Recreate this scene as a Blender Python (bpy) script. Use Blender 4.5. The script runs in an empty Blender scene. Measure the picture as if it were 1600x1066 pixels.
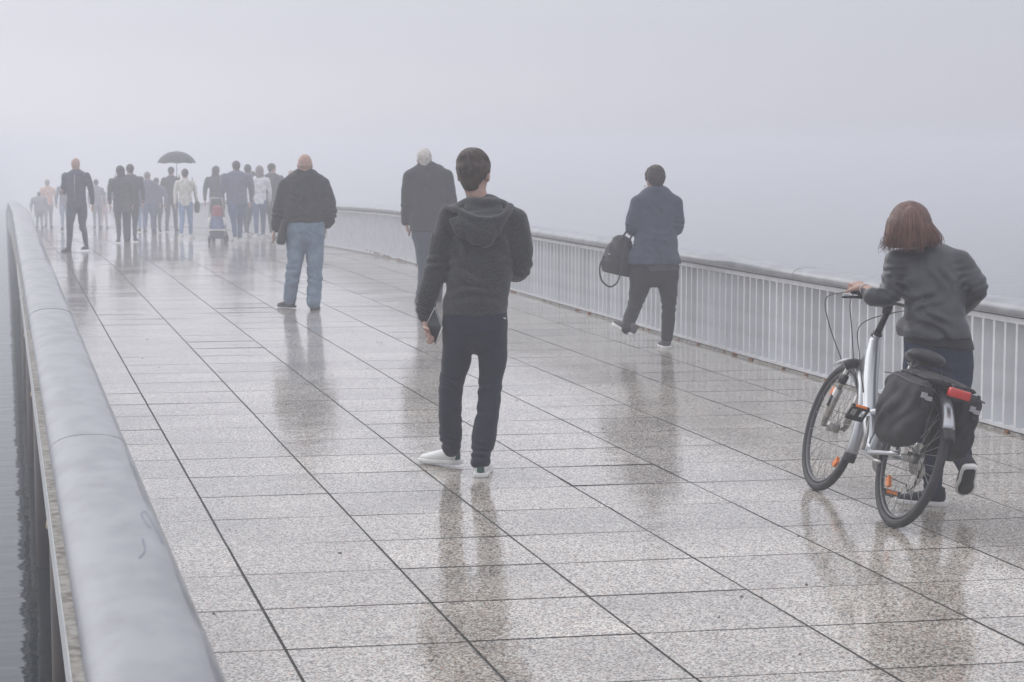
import bpy, bmesh, math, random
import numpy as np
from mathutils import Vector, Matrix

SC = bpy.context.scene
COL = SC.collection
random.seed(7)
R = math.radians

# ------------------------------------------------------------------ camera
FPX, PITCH, YAW, CAMH = 3150.0, R(5.5), R(14.136), 1.8
cam_d = bpy.data.cameras.new('camera')
cam_d.sensor_width = 36.0
cam_d.lens = FPX / 1600 * 36.0
cam_d.clip_end = 4000
cam_d.dof.use_dof = True
cam_d.dof.focus_distance = 11.0
cam_d.dof.aperture_fstop = 8.0
cam = bpy.data.objects.new('camera', cam_d)
COL.objects.link(cam)
CF = Vector((math.sin(YAW) * math.cos(PITCH), math.cos(YAW) * math.cos(PITCH), -math.sin(PITCH)))
CR = Vector((math.cos(YAW), -math.sin(YAW), 0))
CU = CR.cross(CF)
cam.matrix_world = Matrix(((CR.x, CU.x, -CF.x, 0), (CR.y, CU.y, -CF.y, 0), (CR.z, CU.z, -CF.z, CAMH), (0, 0, 0, 1)))
SC.camera = cam
HF = Vector((math.sin(YAW), math.cos(YAW), 0))          # level forward

# ------------------------------------------------------------------ sky, sun, exposure
world = bpy.data.worlds.new('World')
SC.world = world
world.use_nodes = True
wn, wl = world.node_tree.nodes, world.node_tree.links
for n in list(wn):
    wn.remove(n)
w_out = wn.new('ShaderNodeOutputWorld')
w_add = wn.new('ShaderNodeAddShader')
w_bg = wn.new('ShaderNodeBackground')
w_sky = wn.new('ShaderNodeTexSky')
w_sky.sky_type = 'NISHITA'
w_sky.sun_disc = False
w_sky.sun_elevation = R(35)
w_sky.sun_rotation = R(-35)
w_hsv = wn.new('ShaderNodeHueSaturation')
w_hsv.inputs['Saturation'].default_value = 0.15
wl.new(w_sky.outputs[0], w_hsv.inputs['Color'])
wl.new(w_hsv.outputs[0], w_bg.inputs[0])
w_bg.inputs[1].default_value = 0.05
# the overcast layer of the sky: brighter towards the zenith
w_geo = wn.new('ShaderNodeTexCoord')
w_sep = wn.new('ShaderNodeSeparateXYZ')
w_rmp = wn.new('ShaderNodeValToRGB')
wl.new(w_geo.outputs['Generated'], w_sep.inputs[0])
wl.new(w_sep.outputs[2], w_rmp.inputs[0])
el = w_rmp.color_ramp.elements
el[0].position, el[0].color = 0.0, (0.38, 0.385, 0.475, 1)
el[1].position, el[1].color = 1.0, (1.28, 1.29, 1.36, 1)
e = el.new(0.06); e.color = (0.355, 0.36, 0.455, 1)
e = el.new(0.35); e.color = (0.84, 0.85, 0.95, 1)
w_bg2 = wn.new('ShaderNodeBackground')
wl.new(w_rmp.outputs[0], w_bg2.inputs[0])
w_bg2.inputs[1].default_value = 0.80
wl.new(w_bg.outputs[0], w_add.inputs[0])
wl.new(w_bg2.outputs[0], w_add.inputs[1])
wl.new(w_add.outputs[0], w_out.inputs[0])

sun_d = bpy.data.lights.new('sun', 'SUN')
sun_d.energy = 1.1
sun_d.angle = R(60)
sun_d.color = (1, 0.985, 0.97)
sun = bpy.data.objects.new('sun', sun_d)
COL.objects.link(sun)
sun.rotation_euler = Vector((-math.sin(R(35)) * math.cos(R(35)), math.cos(R(35)) * math.cos(R(35)), math.sin(R(35)))).to_track_quat('Z', 'Y').to_euler()

SC.view_settings.view_transform = 'Standard'
SC.view_settings.look = 'None'
SC.view_settings.exposure = 0.0
SC.view_settings.gamma = 1.0
SC.cycles.volume_bounces = 2
SC.cycles.max_bounces = 8
SC.cycles.use_denoising = True
HAZE_DENSITY = 0.0093

# ------------------------------------------------------------------ materials
def new_mat(name):
    m = bpy.data.materials.new(name)
    m.use_nodes = True
    return m, m.node_tree.nodes, m.node_tree.links, m.node_tree.nodes['Principled BSDF']

def mat(name, col, rough=0.6, metal=0.0, var=0.0, vscale=8.0, col2=None, bump=0.0, bscale=60.0, stretch=(1, 1, 1), coat=0.0, sheen=0.0, detail=4.0, lo=0.35, hi=0.65):
    m, N, L, b = new_mat(name)
    b.inputs['Roughness'].default_value = rough
    b.inputs['Metallic'].default_value = metal
    b.inputs['Coat Weight'].default_value = coat
    b.inputs['Sheen Weight'].default_value = sheen
    c1 = tuple(col) + (1,)
    tc = N.new('ShaderNodeTexCoord'); mp = N.new('ShaderNodeMapping')
    mp.inputs['Scale'].default_value = stretch
    L.new(tc.outputs['Object'], mp.inputs[0])
    if var or col2:
        nz = N.new('ShaderNodeTexNoise'); nz.inputs['Scale'].default_value = vscale; nz.inputs['Detail'].default_value = detail
        L.new(mp.outputs[0], nz.inputs[0])
        rp = N.new('ShaderNodeValToRGB')
        a = col2 if col2 else tuple(x * (1 - var) for x in col)
        z = col if col2 else tuple(min(1, x * (1 + var)) for x in col)
        rp.color_ramp.elements[0].position = lo; rp.color_ramp.elements[0].color = tuple(a) + (1,)
        rp.color_ramp.elements[1].position = hi; rp.color_ramp.elements[1].color = tuple(z) + (1,)
        L.new(nz.outputs[0], rp.inputs[0]); L.new(rp.outputs[0], b.inputs['Base Color'])
    else:
        b.inputs['Base Color'].default_value = c1
    if bump:
        nb = N.new('ShaderNodeTexNoise'); nb.inputs['Scale'].default_value = bscale; nb.inputs['Detail'].default_value = 3
        L.new(mp.outputs[0], nb.inputs[0])
        bp = N.new('ShaderNodeBump'); bp.inputs['Strength'].default_value = bump; bp.inputs['Distance'].default_value = 0.01
        L.new(nb.outputs[0], bp.inputs['Height']); L.new(bp.outputs[0], b.inputs['Normal'])
    return m

def cloth(name, col, rough=0.9, var=0.18, bump=0.25, bscale=40, vscale=14):
    return mat(name, col, rough=rough, var=var, vscale=vscale, bump=bump, bscale=bscale, sheen=0.1)

def deck_material():
    m, N, L, b = new_mat('wet terrazzo paving')
    tc = N.new('ShaderNodeTexCoord')
    v = N.new('ShaderNodeTexVoronoi'); v.inputs['Scale'].default_value = 140
    L.new(tc.outputs['Object'], v.inputs['Vector'])
    bw = N.new('ShaderNodeSeparateColor'); L.new(v.outputs['Color'], bw.inputs[0])
    rp = N.new('ShaderNodeValToRGB'); rp.color_ramp.interpolation = 'CONSTANT'
    E = rp.color_ramp.elements
    E[0].position = 0; E[0].color = (0.045, 0.038, 0.032, 1)
    E[1].position = 0.2; E[1].color = (0.17, 0.145, 0.12, 1)
    for p, c in ((0.36, (0.37, 0.335, 0.285)), (0.58, (0.50, 0.465, 0.415)), (0.78, (0.63, 0.60, 0.545)), (0.94, (0.40, 0.26, 0.17))):
        q = E.new(p); q.color = c + (1,)
    L.new(bw.outputs[0], rp.inputs[0])
    big = N.new('ShaderNodeTexNoise'); big.inputs['Scale'].default_value = 1.3; big.inputs['Detail'].default_value = 8
    L.new(tc.outputs['Object'], big.inputs[0])
    at_ = N.new('ShaderNodeAttribute'); at_.attribute_name = 'tone'
    mr = N.new('ShaderNodeMapRange'); mr.inputs['From Min'].default_value = 0.3; mr.inputs['From Max'].default_value = 0.7
    mr.inputs['To Min'].default_value = 0.86; mr.inputs['To Max'].default_value = 1.34
    L.new(big.outputs[0], mr.inputs[0])
    mu = N.new('ShaderNodeMath'); mu.operation = 'MULTIPLY'
    L.new(mr.outputs[0], mu.inputs[0]); L.new(at_.outputs['Fac'], mu.inputs[1])
    mx = N.new('ShaderNodeMix'); mx.data_type = 'RGBA'; mx.blend_type = 'MULTIPLY'; mx.inputs['Factor'].default_value = 1
    cb = N.new('ShaderNodeCombineColor')
    for i in range(3): L.new(mu.outputs[0], cb.inputs[i])
    L.new(rp.outputs[0], mx.inputs['A']); L.new(cb.outputs[0], mx.inputs['B'])
    L.new(mx.outputs['Result'], b.inputs['Base Color'])
    b.inputs['Roughness'].default_value = 0.55
    b.inputs['Specular IOR Level'].default_value = 0.3
    b.inputs['Coat Weight'].default_value = 1.0
    b.inputs['Coat IOR'].default_value = 1.33
    rn = N.new('ShaderNodeTexNoise'); rn.inputs['Scale'].default_value = 1.1; rn.inputs['Detail'].default_value = 6
    L.new(tc.outputs['Object'], rn.inputs[0])
    r2 = N.new('ShaderNodeMapRange'); r2.inputs['From Min'].default_value = 0.35; r2.inputs['From Max'].default_value = 0.7
    r2.inputs['To Min'].default_value = 0.035; r2.inputs['To Max'].default_value = 0.13
    L.new(rn.outputs[0], r2.inputs[0]); L.new(r2.outputs[0], b.inputs['Coat Roughness'])
    fb = N.new('ShaderNodeTexNoise'); fb.inputs['Scale'].default_value = 110; fb.inputs['Detail'].default_value = 2
    L.new(tc.outputs['Object'], fb.inputs[0])
    lb = N.new('ShaderNodeTexNoise'); lb.inputs['Scale'].default_value = 5; lb.inputs['Detail'].default_value = 3
    L.new(tc.outputs['Object'], lb.inputs[0])
    b1 = N.new('ShaderNodeBump'); b1.inputs['Strength'].default_value = 0.5; b1.inputs['Distance'].default_value = 0.0016
    L.new(fb.outputs[0], b1.inputs['Height'])
    b2 = N.new('ShaderNodeBump'); b2.inputs['Strength'].default_value = 0.6; b2.inputs['Distance'].default_value = 0.004
    L.new(lb.outputs[0], b2.inputs['Height'])
    b3 = N.new('ShaderNodeBump'); b3.inputs['Strength'].default_value = 0.35; b3.inputs['Distance'].default_value = 0.0007
    L.new(fb.outputs[0], b3.inputs['Height']); L.new(b2.outputs[0], b3.inputs['Normal'])
    L.new(b1.outputs[0], b.inputs['Normal']); L.new(b3.outputs[0], b.inputs['Coat Normal'])
    return m

M = {}
M['deck'] = deck_material()
M['grout'] = mat('wet grout', (0.065, 0.062, 0.058), 0.85, var=0.4, vscale=30, bump=0.4, bscale=90)
M['concrete'] = mat('weathered concrete', (0.42, 0.40, 0.36), 0.8, col2=(0.16, 0.14, 0.12), vscale=16, bump=0.8, bscale=45, detail=8, lo=0.3, hi=0.6)
M['under'] = mat('dark concrete', (0.10, 0.10, 0.095), 0.8, var=0.4, vscale=3)
M['cap'] = mat('wet grey painted steel', (0.235, 0.238, 0.255), 0.36, col2=(0.16, 0.163, 0.178), vscale=9, coat=0.35, detail=12, lo=.38, hi=.60, stretch=(1, .45, 1))
M['fin'] = mat('white painted steel', (0.66, 0.67, 0.68), 0.5, var=0.07, vscale=7, detail=6)
def weather_fin():
    m = M['fin']; N, L = m.node_tree.nodes, m.node_tree.links; b = N['Principled BSDF']
    src = b.inputs['Base Color'].links[0].from_socket
    oi = N.new('ShaderNodeObjectInfo'); mr = N.new('ShaderNodeMapRange'); mr.inputs['To Min'].default_value = .86; mr.inputs['To Max'].default_value = 1.06
    L.new(oi.outputs['Random'], mr.inputs[0])
    hs = N.new('ShaderNodeHueSaturation'); L.new(mr.outputs[0], hs.inputs['Value']); L.new(src, hs.inputs['Color'])
    ge = N.new('ShaderNodeNewGeometry'); mp = N.new('ShaderNodeMapping'); mp.inputs['Scale'].default_value = (6, 6, .7)
    L.new(ge.outputs['Position'], mp.inputs[0])
    nz = N.new('ShaderNodeTexNoise'); nz.inputs['Scale'].default_value = 1.6; nz.inputs['Detail'].default_value = 9; nz.inputs['Roughness'].default_value = .7
    L.new(mp.outputs[0], nz.inputs[0])
    rp = N.new('ShaderNodeValToRGB'); rp.color_ramp.elements[0].position = .60; rp.color_ramp.elements[1].position = .80
    L.new(nz.outputs[0], rp.inputs[0])
    mx = N.new('ShaderNodeMix'); mx.data_type = 'RGBA'; mx.inputs['B'].default_value = (.30, .235, .18, 1)
    L.new(rp.outputs[0], mx.inputs['Factor']); L.new(hs.outputs[0], mx.inputs['A']); L.new(mx.outputs['Result'], b.inputs['Base Color'])
weather_fin()
M['rust'] = mat('rust', (0.20, 0.09, 0.04), 0.9, var=0.5, vscale=40)
M['timber'] = mat('pale timber', (0.5, 0.38, 0.26), 0.8, var=0.3, vscale=12, stretch=(1, 1, 0.2))
M['skin'] = mat('skin', (0.42, 0.265, 0.21), 0.55, var=0.10, vscale=30)
M['eye'] = mat('eye', (0.05, 0.04, 0.04), 0.2)
M['white'] = mat('white leather', (0.74, 0.74, 0.72), 0.5, var=0.05)
M['rubber'] = mat('black rubber', (0.022, 0.022, 0.024), 0.6, var=0.3, vscale=40)
M['plastic'] = mat('black plastic', (0.015, 0.015, 0.017), 0.35)
M['silver'] = mat('silver paint', (0.46, 0.47, 0.49), 0.30, metal=0.75, coat=0.4)
M['steel'] = mat('dull steel', (0.42, 0.41, 0.39), 0.35, metal=0.8, var=0.2, vscale=40)
M['orange'] = mat('orange reflector', (0.85, 0.22, 0.03), 0.25)
M['red'] = mat('red light plastic', (0.55, 0.015, 0.012), 0.18, coat=0.6)

# ------------------------------------------------------------------ helpers
def tag(o, label=None, cat=None, group=None, kind=None):
    if label: o['label'] = label
    if cat: o['category'] = cat
    if group: o['group'] = group
    if kind: o['kind'] = kind
    return o

def add_mesh(name, verts, faces, m, parent=None, smooth=True, loc=None):
    me = bpy.data.meshes.new(name)
    me.from_pydata([tuple(v) for v in verts], [], [tuple(f) for f in faces])
    me.update()
    me.materials.append(m)
    if smooth:
        me.polygons.foreach_set('use_smooth', [True] * len(me.polygons))
    o = bpy.data.objects.new(name, me)
    COL.objects.link(o)
    if parent: o.parent = parent
    if loc is not None: o.location = loc
    return o

def empty(name, loc):
    o = bpy.data.objects.new(name, None)
    o.location = loc
    COL.objects.link(o)
    return o

class MB:
    """collects shapes into one mesh"""
    def __init__(s): s.v = []; s.f = []
    def add(s, v, f):
        o = len(s.v); s.v += [Vector(p) for p in v]; s.f += [tuple(i + o for i in q) for q in f]
    def box(s, a, b):
        (x0, y0, z0), (x1, y1, z1) = a, b
        s.add([(x0, y0, z0), (x1, y0, z0), (x1, y1, z0), (x0, y1, z0), (x0, y0, z1), (x1, y0, z1), (x1, y1, z1), (x0, y1, z1)],
              [(0, 3, 2, 1), (4, 5, 6, 7), (0, 1, 5, 4), (1, 2, 6, 5), (2, 3, 7, 6), (3, 0, 4, 7)])
    def tube(s, pts, r, n=10, lat=None, closed=False, cap=True, smooth=0):
        pts = [Vector(p) for p in pts]
        rs = list(r) if isinstance(r, (list, tuple)) else [r] * len(pts)
        if smooth:
            pts, rs = catmull(pts, rs, smooth)
        rings = []
        up = None
        L = len(pts)
        for i, p in enumerate(pts):
            if closed: d = (pts[(i + 1) % L] - pts[i - 1]).normalized()
            else: d = (pts[min(i + 1, L - 1)] - pts[max(i - 1, 0)]).normalized()
            if up is None:
                up = d.orthogonal().normalized() if lat is None else Vector(lat)
            up = (up - d * up.dot(d)).normalized()
            w = d.cross(up)
            ra, rb = rs[i] if isinstance(rs[i], tuple) else (rs[i], rs[i])
            rings.append([p + up * math.cos(2 * math.pi * k / n) * ra + w * math.sin(2 * math.pi * k / n) * rb for k in range(n)])
        v = [q for g in rings for q in g]
        f = []
        m = L if closed else L - 1
        for i in range(m):
            j = (i + 1) % L
            for k in range(n):
                l = (k + 1) % n
                f.append((i * n + k, i * n + l, j * n + l, j * n + k))
        if cap and not closed:
            f.append(tuple(range(n))[::-1]); f.append(tuple((L - 1) * n + k for k in range(n)))
        s.add(v, f)
    def build(s, name, m, parent=None, smooth=True, bevel=0, loc=None):
        o = add_mesh(name, s.v, s.f, m, parent, smooth, loc)
        if bevel:
            b = o.modifiers.new('bevel', 'BEVEL'); b.width = bevel; b.segments = 2
        return o

def catmull(pts, rs, n):
    P = [pts[0] * 2 - pts[1]] + pts + [pts[-1] * 2 - pts[-2]]
    tup = isinstance(rs[0], tuple)
    out, ro = [], []
    for i in range(len(pts) - 1):
        p0, p1, p2, p3 = P[i:i + 4]
        for k in range(n):
            t = k / n
            out.append(0.5 * ((2 * p1) + (p2 - p0) * t + (2 * p0 - 5 * p1 + 4 * p2 - p3) * t * t + (3 * p1 - p0 - 3 * p2 + p3) * t ** 3))
            e = t * t * (3 - 2 * t)
            ro.append(tuple(a + (b - a) * e for a, b in zip(rs[i], rs[i + 1])) if tup else rs[i] + (rs[i + 1] - rs[i]) * e)
    out.append(pts[-1].copy()); ro.append(rs[-1])
    return out, ro

# smooth bodies: a distance field of tapered ellipse chains, turned into one continuous surface
def A3(v): return np.array((v[0], v[1], v[2]), dtype=np.float32)

class Blob:
    def __init__(s, cell):
        s.h = cell; s.ops = []
    def chain(s, pts, lat, k=0.02, n=3, op='add'):
        """pts: (point, a, b): a along lat, b across"""
        P = [Vector(p[0]) for p in pts]; Rr = [(p[1], p[2]) for p in pts]
        if len(P) > 2 and n > 1: P, Rr = catmull(P, Rr, n)
        segs = [(A3(P[i]), A3(P[i + 1]), Rr[i], Rr[i + 1]) for i in range(len(P) - 1)]
        s.ops.append((op, 'chain', segs, A3(lat), k)); return s
    def ell(s, c, r, ax=None, k=0.02, op='add'):
        if ax is None: ax = (Vector((1, 0, 0)), Vector((0, 1, 0)), Vector((0, 0, 1)))
        s.ops.append((op, 'ell', A3(c), A3(r), [A3(a) for a in ax], k)); return s
    def clip(s, p, n):
        s.ops.append(('clip', 'plane', A3(p), A3(Vector(n).normalized()))); return s
    def fold(s, c, r, d, wl, amp, warp=1.5):
        s.ops.append(('fold', 'fold', A3(c), r, A3(Vector(d).normalized()), wl, amp, warp)); return s
    def ripple(s, amp, f, seed=0):
        s.ops.append(('rip', 'rip', amp, f, seed)); return s
    def strands(s, c, amp, nf, ax):
        s.ops.append(('str', 'str', A3(c), amp, nf, [A3(a) for a in ax])); return s
    def bounds(s):
        lo, hi = np.full(3, 1e9), np.full(3, -1e9)
        for o in s.ops:
            if o[0] != 'add': continue
            if o[1] == 'chain':
                for a, b, r0, r1 in o[2]:
                    m = max(r0 + r1)
                    lo = np.minimum(lo, np.minimum(a, b) - m); hi = np.maximum(hi, np.maximum(a, b) + m)
            else:
                m = float(o[3].max()); lo = np.minimum(lo, o[2] - m); hi = np.maximum(hi, o[2] + m)
        return lo - 0.03 - 2 * s.h, hi + 0.03 + 2 * s.h
    def solve(s):
        lo, hi = s.bounds(); h = s.h
        n = np.ceil((hi - lo) / h).astype(int) + 1
        X = [(lo[i] + h * np.arange(n[i])).astype(np.float32) for i in range(3)]
        D = np.full(tuple(n), 0.5, np.float32)
        def sub(a, b):
            i0 = np.clip(np.floor((a - lo) / h).astype(int), 0, n); i1 = np.clip(np.ceil((b - lo) / h).astype(int) + 1, 0, n)
            sl = tuple(slice(i0[i], i1[i]) for i in range(3))
            return sl, np.meshgrid(*[X[i][sl[i]] for i in range(3)], indexing='ij')
        def comb(sl, d, k, op):
            o = D[sl]
            if op == 'sub': d = -d; q = np.clip(k - np.abs(o - d), 0, None) / k; D[sl] = np.maximum(o, d) + q * q * k * .25
            else:
                q = np.clip(k - np.abs(o - d), 0, None) / k; D[sl] = np.minimum(o, d) - q * q * k * .25
        for o in s.ops:
            if o[1] == 'chain':
                _, _, segs, lat, k = o
                rr = [max(r0 + r1) for _, _, r0, r1 in segs]
                a = np.min([np.minimum(q[0], q[1]) - m for q, m in zip(segs, rr)], axis=0) - k - 2 * h
                b = np.max([np.maximum(q[0], q[1]) + m for q, m in zip(segs, rr)], axis=0) + k + 2 * h
                sl, _g = sub(a, b)
                if any(x.stop - x.start < 1 for x in sl): continue
                T = np.full([x.stop - x.start for x in sl], 0.5, np.float32)
                for (p0, p1, r0, r1), m in zip(segs, rr):
                    e0 = np.minimum(p0, p1) - m - k - 2 * h; e1 = np.maximum(p0, p1) + m + k + 2 * h
                    s2, G = sub(e0, e1)
                    loc = tuple(slice(s2[i].start - sl[i].start, s2[i].stop - sl[i].start) for i in range(3))
                    w = p1 - p0; L = float(np.linalg.norm(w)) + 1e-9; w = w / L
                    u = lat - w * float(lat @ w); u = u / (np.linalg.norm(u) + 1e-9); v = np.cross(w, u)
                    q = [G[i] - p0[i] for i in range(3)]
                    tw = q[0] * w[0] + q[1] * w[1] + q[2] * w[2]
                    t = np.clip(tw / L, 0, 1)
                    ra = r0[0] + (r1[0] - r0[0]) * t; rb = r0[1] + (r1[1] - r0[1]) * t; rc = np.minimum(ra, rb)
                    du = q[0] * u[0] + q[1] * u[1] + q[2] * u[2]; dv = q[0] * v[0] + q[1] * v[1] + q[2] * v[2]; dw = tw - t * L
                    k0 = np.sqrt((du / ra) ** 2 + (dv / rb) ** 2 + (dw / rc) ** 2) + 1e-6
                    k1 = np.sqrt((du / ra ** 2) ** 2 + (dv / rb ** 2) ** 2 + (dw / rc ** 2) ** 2) + 1e-6
                    d = np.maximum(k0 * (k0 - 1) / k1, -rc)
                    T[loc] = np.minimum(T[loc], d)
                comb(sl, T, k, o[0])
            elif o[1] == 'ell':
                _, _, c, r, ax, k = o
                m = float(r.max()) + k + 2 * h
                sl, G = sub(c - m, c + m)
                if any(x.stop - x.start < 1 for x in sl): continue
                q = [G[i] - c[i] for i in range(3)]
                dd = [q[0] * a[0] + q[1] * a[1] + q[2] * a[2] for a in ax]
                k0 = np.sqrt(sum((dd[i] / r[i]) ** 2 for i in range(3))) + 1e-6
                k1 = np.sqrt(sum((dd[i] / r[i] ** 2) ** 2 for i in range(3))) + 1e-6
                comb(sl, np.maximum(k0 * (k0 - 1) / k1, -float(r.min())), k, o[0])
            elif o[1] == 'plane':
                G = np.meshgrid(*X, indexing='ij', sparse=True)
                D = np.maximum(D, sum((G[i] - o[2][i]) * o[3][i] for i in range(3)).astype(np.float32))
            elif o[1] == 'fold':
                _, _, c, r, d, wl_, amp, warp = o
                sl, G = sub(c - 2 * r, c + 2 * r)
                if any(x.stop - x.start < 1 for x in sl): continue
                q = [G[i] - c[i] for i in range(3)]
                g = np.exp(-(q[0] ** 2 + q[1] ** 2 + q[2] ** 2) / (r * r * 0.7))
                ph = (q[0] * d[0] + q[1] * d[1] + q[2] * d[2]) / wl_ * 6.283
                if abs(float(d[2])) > .5 and wl_ < .2: g = g * (0.65 + 0.35 * np.sin(q[0] * 27 + q[1] * 13 + float(c[0]) * 9))
                ph = ph + warp * np.sin(q[0] * 23 + 1.3 * np.sin(q[2] * 17)) + warp * 0.7 * np.sin(q[2] * 31 + q[1] * 19)
                D[sl] += 1.35 * amp * g * (.75 * np.sin(ph) + .55 * (1 - 1.6 * np.abs(np.sin(ph * .5 - .785))))
            elif o[1] == 'rip':
                _, _, amp, f, sd = o
                G = np.meshgrid(*X, indexing='ij')
                x, y, z = [g * f for g in G]
                D += amp * (np.sin(x * 1.3 + 2.1 * np.sin(z * 0.9 + sd) + sd) * np.sin(z * 1.1 + 1.7 * np.sin(y + sd * 2.0)) + 0.5 * np.sin(y * 2.3 + z * 1.9 + sd) * np.sin(x * 2.9 - z * 0.7))
            elif o[1] == 'str':
                _, _, c, amp, nf, ax = o
                G = np.meshgrid(*X, indexing='ij')
                q = [G[i] - c[i] for i in range(3)]
                dd = [q[0] * a[0] + q[1] * a[1] + q[2] * a[2] for a in ax]
                th = np.arctan2(dd[0], dd[1])
                D += amp * (np.sin(th * nf + 3 * np.sin(dd[2] * 18)) * 0.6 + np.sin(th * nf * 2.7 + 2 * np.sin(dd[2] * 31 + 1)) * 0.4)
        return D, lo
    def mesh(s):
        D, lo = s.solve(); h = s.h
        I = D < 0
        nx, ny, nz = D.shape
        cnt = np.zeros((nx - 1, ny - 1, nz - 1), np.int8)
        for a in (0, 1):
            for b in (0, 1):
                for c in (0, 1):
                    cnt += I[a:nx - 1 + a, b:ny - 1 + b, c:nz - 1 + c]
        act = (cnt > 0) & (cnt < 8)
        ci = np.argwhere(act)
        idx = np.full(act.shape, -1, np.int64); idx[act] = np.arange(len(ci))
        acc = np.zeros((len(ci), 3)); num = np.zeros(len(ci))
        cor = [(a, b, c) for a in (0, 1) for b in (0, 1) for c in (0, 1)]
        val = {q: D[ci[:, 0] + q[0], ci[:, 1] + q[1], ci[:, 2] + q[2]] for q in cor}
        for q in cor:
            for ax_ in range(3):
                if q[ax_]: continue
                p = list(q); p[ax_] = 1; p = tuple(p)
                a, b = val[q], val[p]
                m = (a < 0) != (b < 0)
                t = np.where(m, a / np.where(m, a - b, 1), 0)
                pos = np.array(q, float)[None, :].repeat(len(ci), 0); pos[:, ax_] += t
                acc += pos * m[:, None]; num += m
        V = (ci + acc / np.maximum(num, 1)[:, None]) * h + lo
        F = []
        for ax_ in range(3):
            o1, o2 = [(1, 2), (2, 0), (0, 1)][ax_]
            s0 = [slice(None)] * 3; s1 = [slice(None)] * 3
            s0[ax_] = slice(0, -1); s1[ax_] = slice(1, None)
            a, b = I[tuple(s0)], I[tuple(s1)]
            e = np.argwhere(a != b)
            e = e[(e[:, o1] > 0) & (e[:, o2] > 0) & (e[:, o1] < D.shape[o1] - 1) & (e[:, o2] < D.shape[o2] - 1)]
            if not len(e): continue
            def cell(d1, d2):
                c = e.copy(); c[:, o1] -= d1; c[:, o2] -= d2
                return idx[c[:, 0], c[:, 1], c[:, 2]]
            q = np.stack([cell(1, 1), cell(0, 1), cell(0, 0), cell(1, 0)], 1)
            fl = ~a[e[:, 0], e[:, 1], e[:, 2]]
            q[fl] = q[fl][:, ::-1]
            F.append(q)
        return V, np.concatenate(F)
    def build(s, name, m, parent=None, base=Vector((0, 0, 0)), extra=None):
        V, F = s.mesh()
        V = V - np.array(base)[None, :]
        vs, fs = [V], [F]
        n = len(V)
        for (ev, ef) in (extra or []):
            vs.append(np.asarray(ev) - np.array(base)[None, :]); fs.append(np.asarray(ef) + n); n += len(ev)
        V = np.concatenate(vs); F = np.concatenate(fs)
        me = bpy.data.meshes.new(name)
        me.vertices.add(len(V)); me.vertices.foreach_set('co', V.astype(np.float32).ravel())
        me.loops.add(F.size); me.loops.foreach_set('vertex_index', F.astype(np.int32).ravel())
        me.polygons.add(len(F)); me.polygons.foreach_set('loop_start', np.arange(0, F.size, 4, dtype=np.int32))
        me.polygons.foreach_set('use_smooth', np.ones(len(F), bool))
        me.update(calc_edges=True); me.validate()
        me.materials.append(m)
        o = bpy.data.objects.new(name, me); COL.objects.link(o)
        if parent: o.parent = parent
        return o

def at(px, py, t):
    """a point t metres in front of the camera along the sight line of the photograph's pixel"""
    return Vector((0, 0, CAMH)) + (CF + CR * ((px - 800) / FPX) - CU * ((py - 533) / FPX)) * t

def deck_z(y):
    """height of the walkway: level, then falling away behind its crest"""
    def soft(t, k): return 0 if t <= -k else ((t + k) ** 2 / (4 * k) if t < k else t)
    return -0.0205 * soft(y - 32, 3) - 0.014 * soft(y - 58, 6)

# ------------------------------------------------------------------ walkway
X0, TS, Y0, SKEW = 0.955, 0.651, 7.094, -0.0635
XL, XR = 0.19, 6.28
YN, YF = -4.0, 170.0

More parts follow.
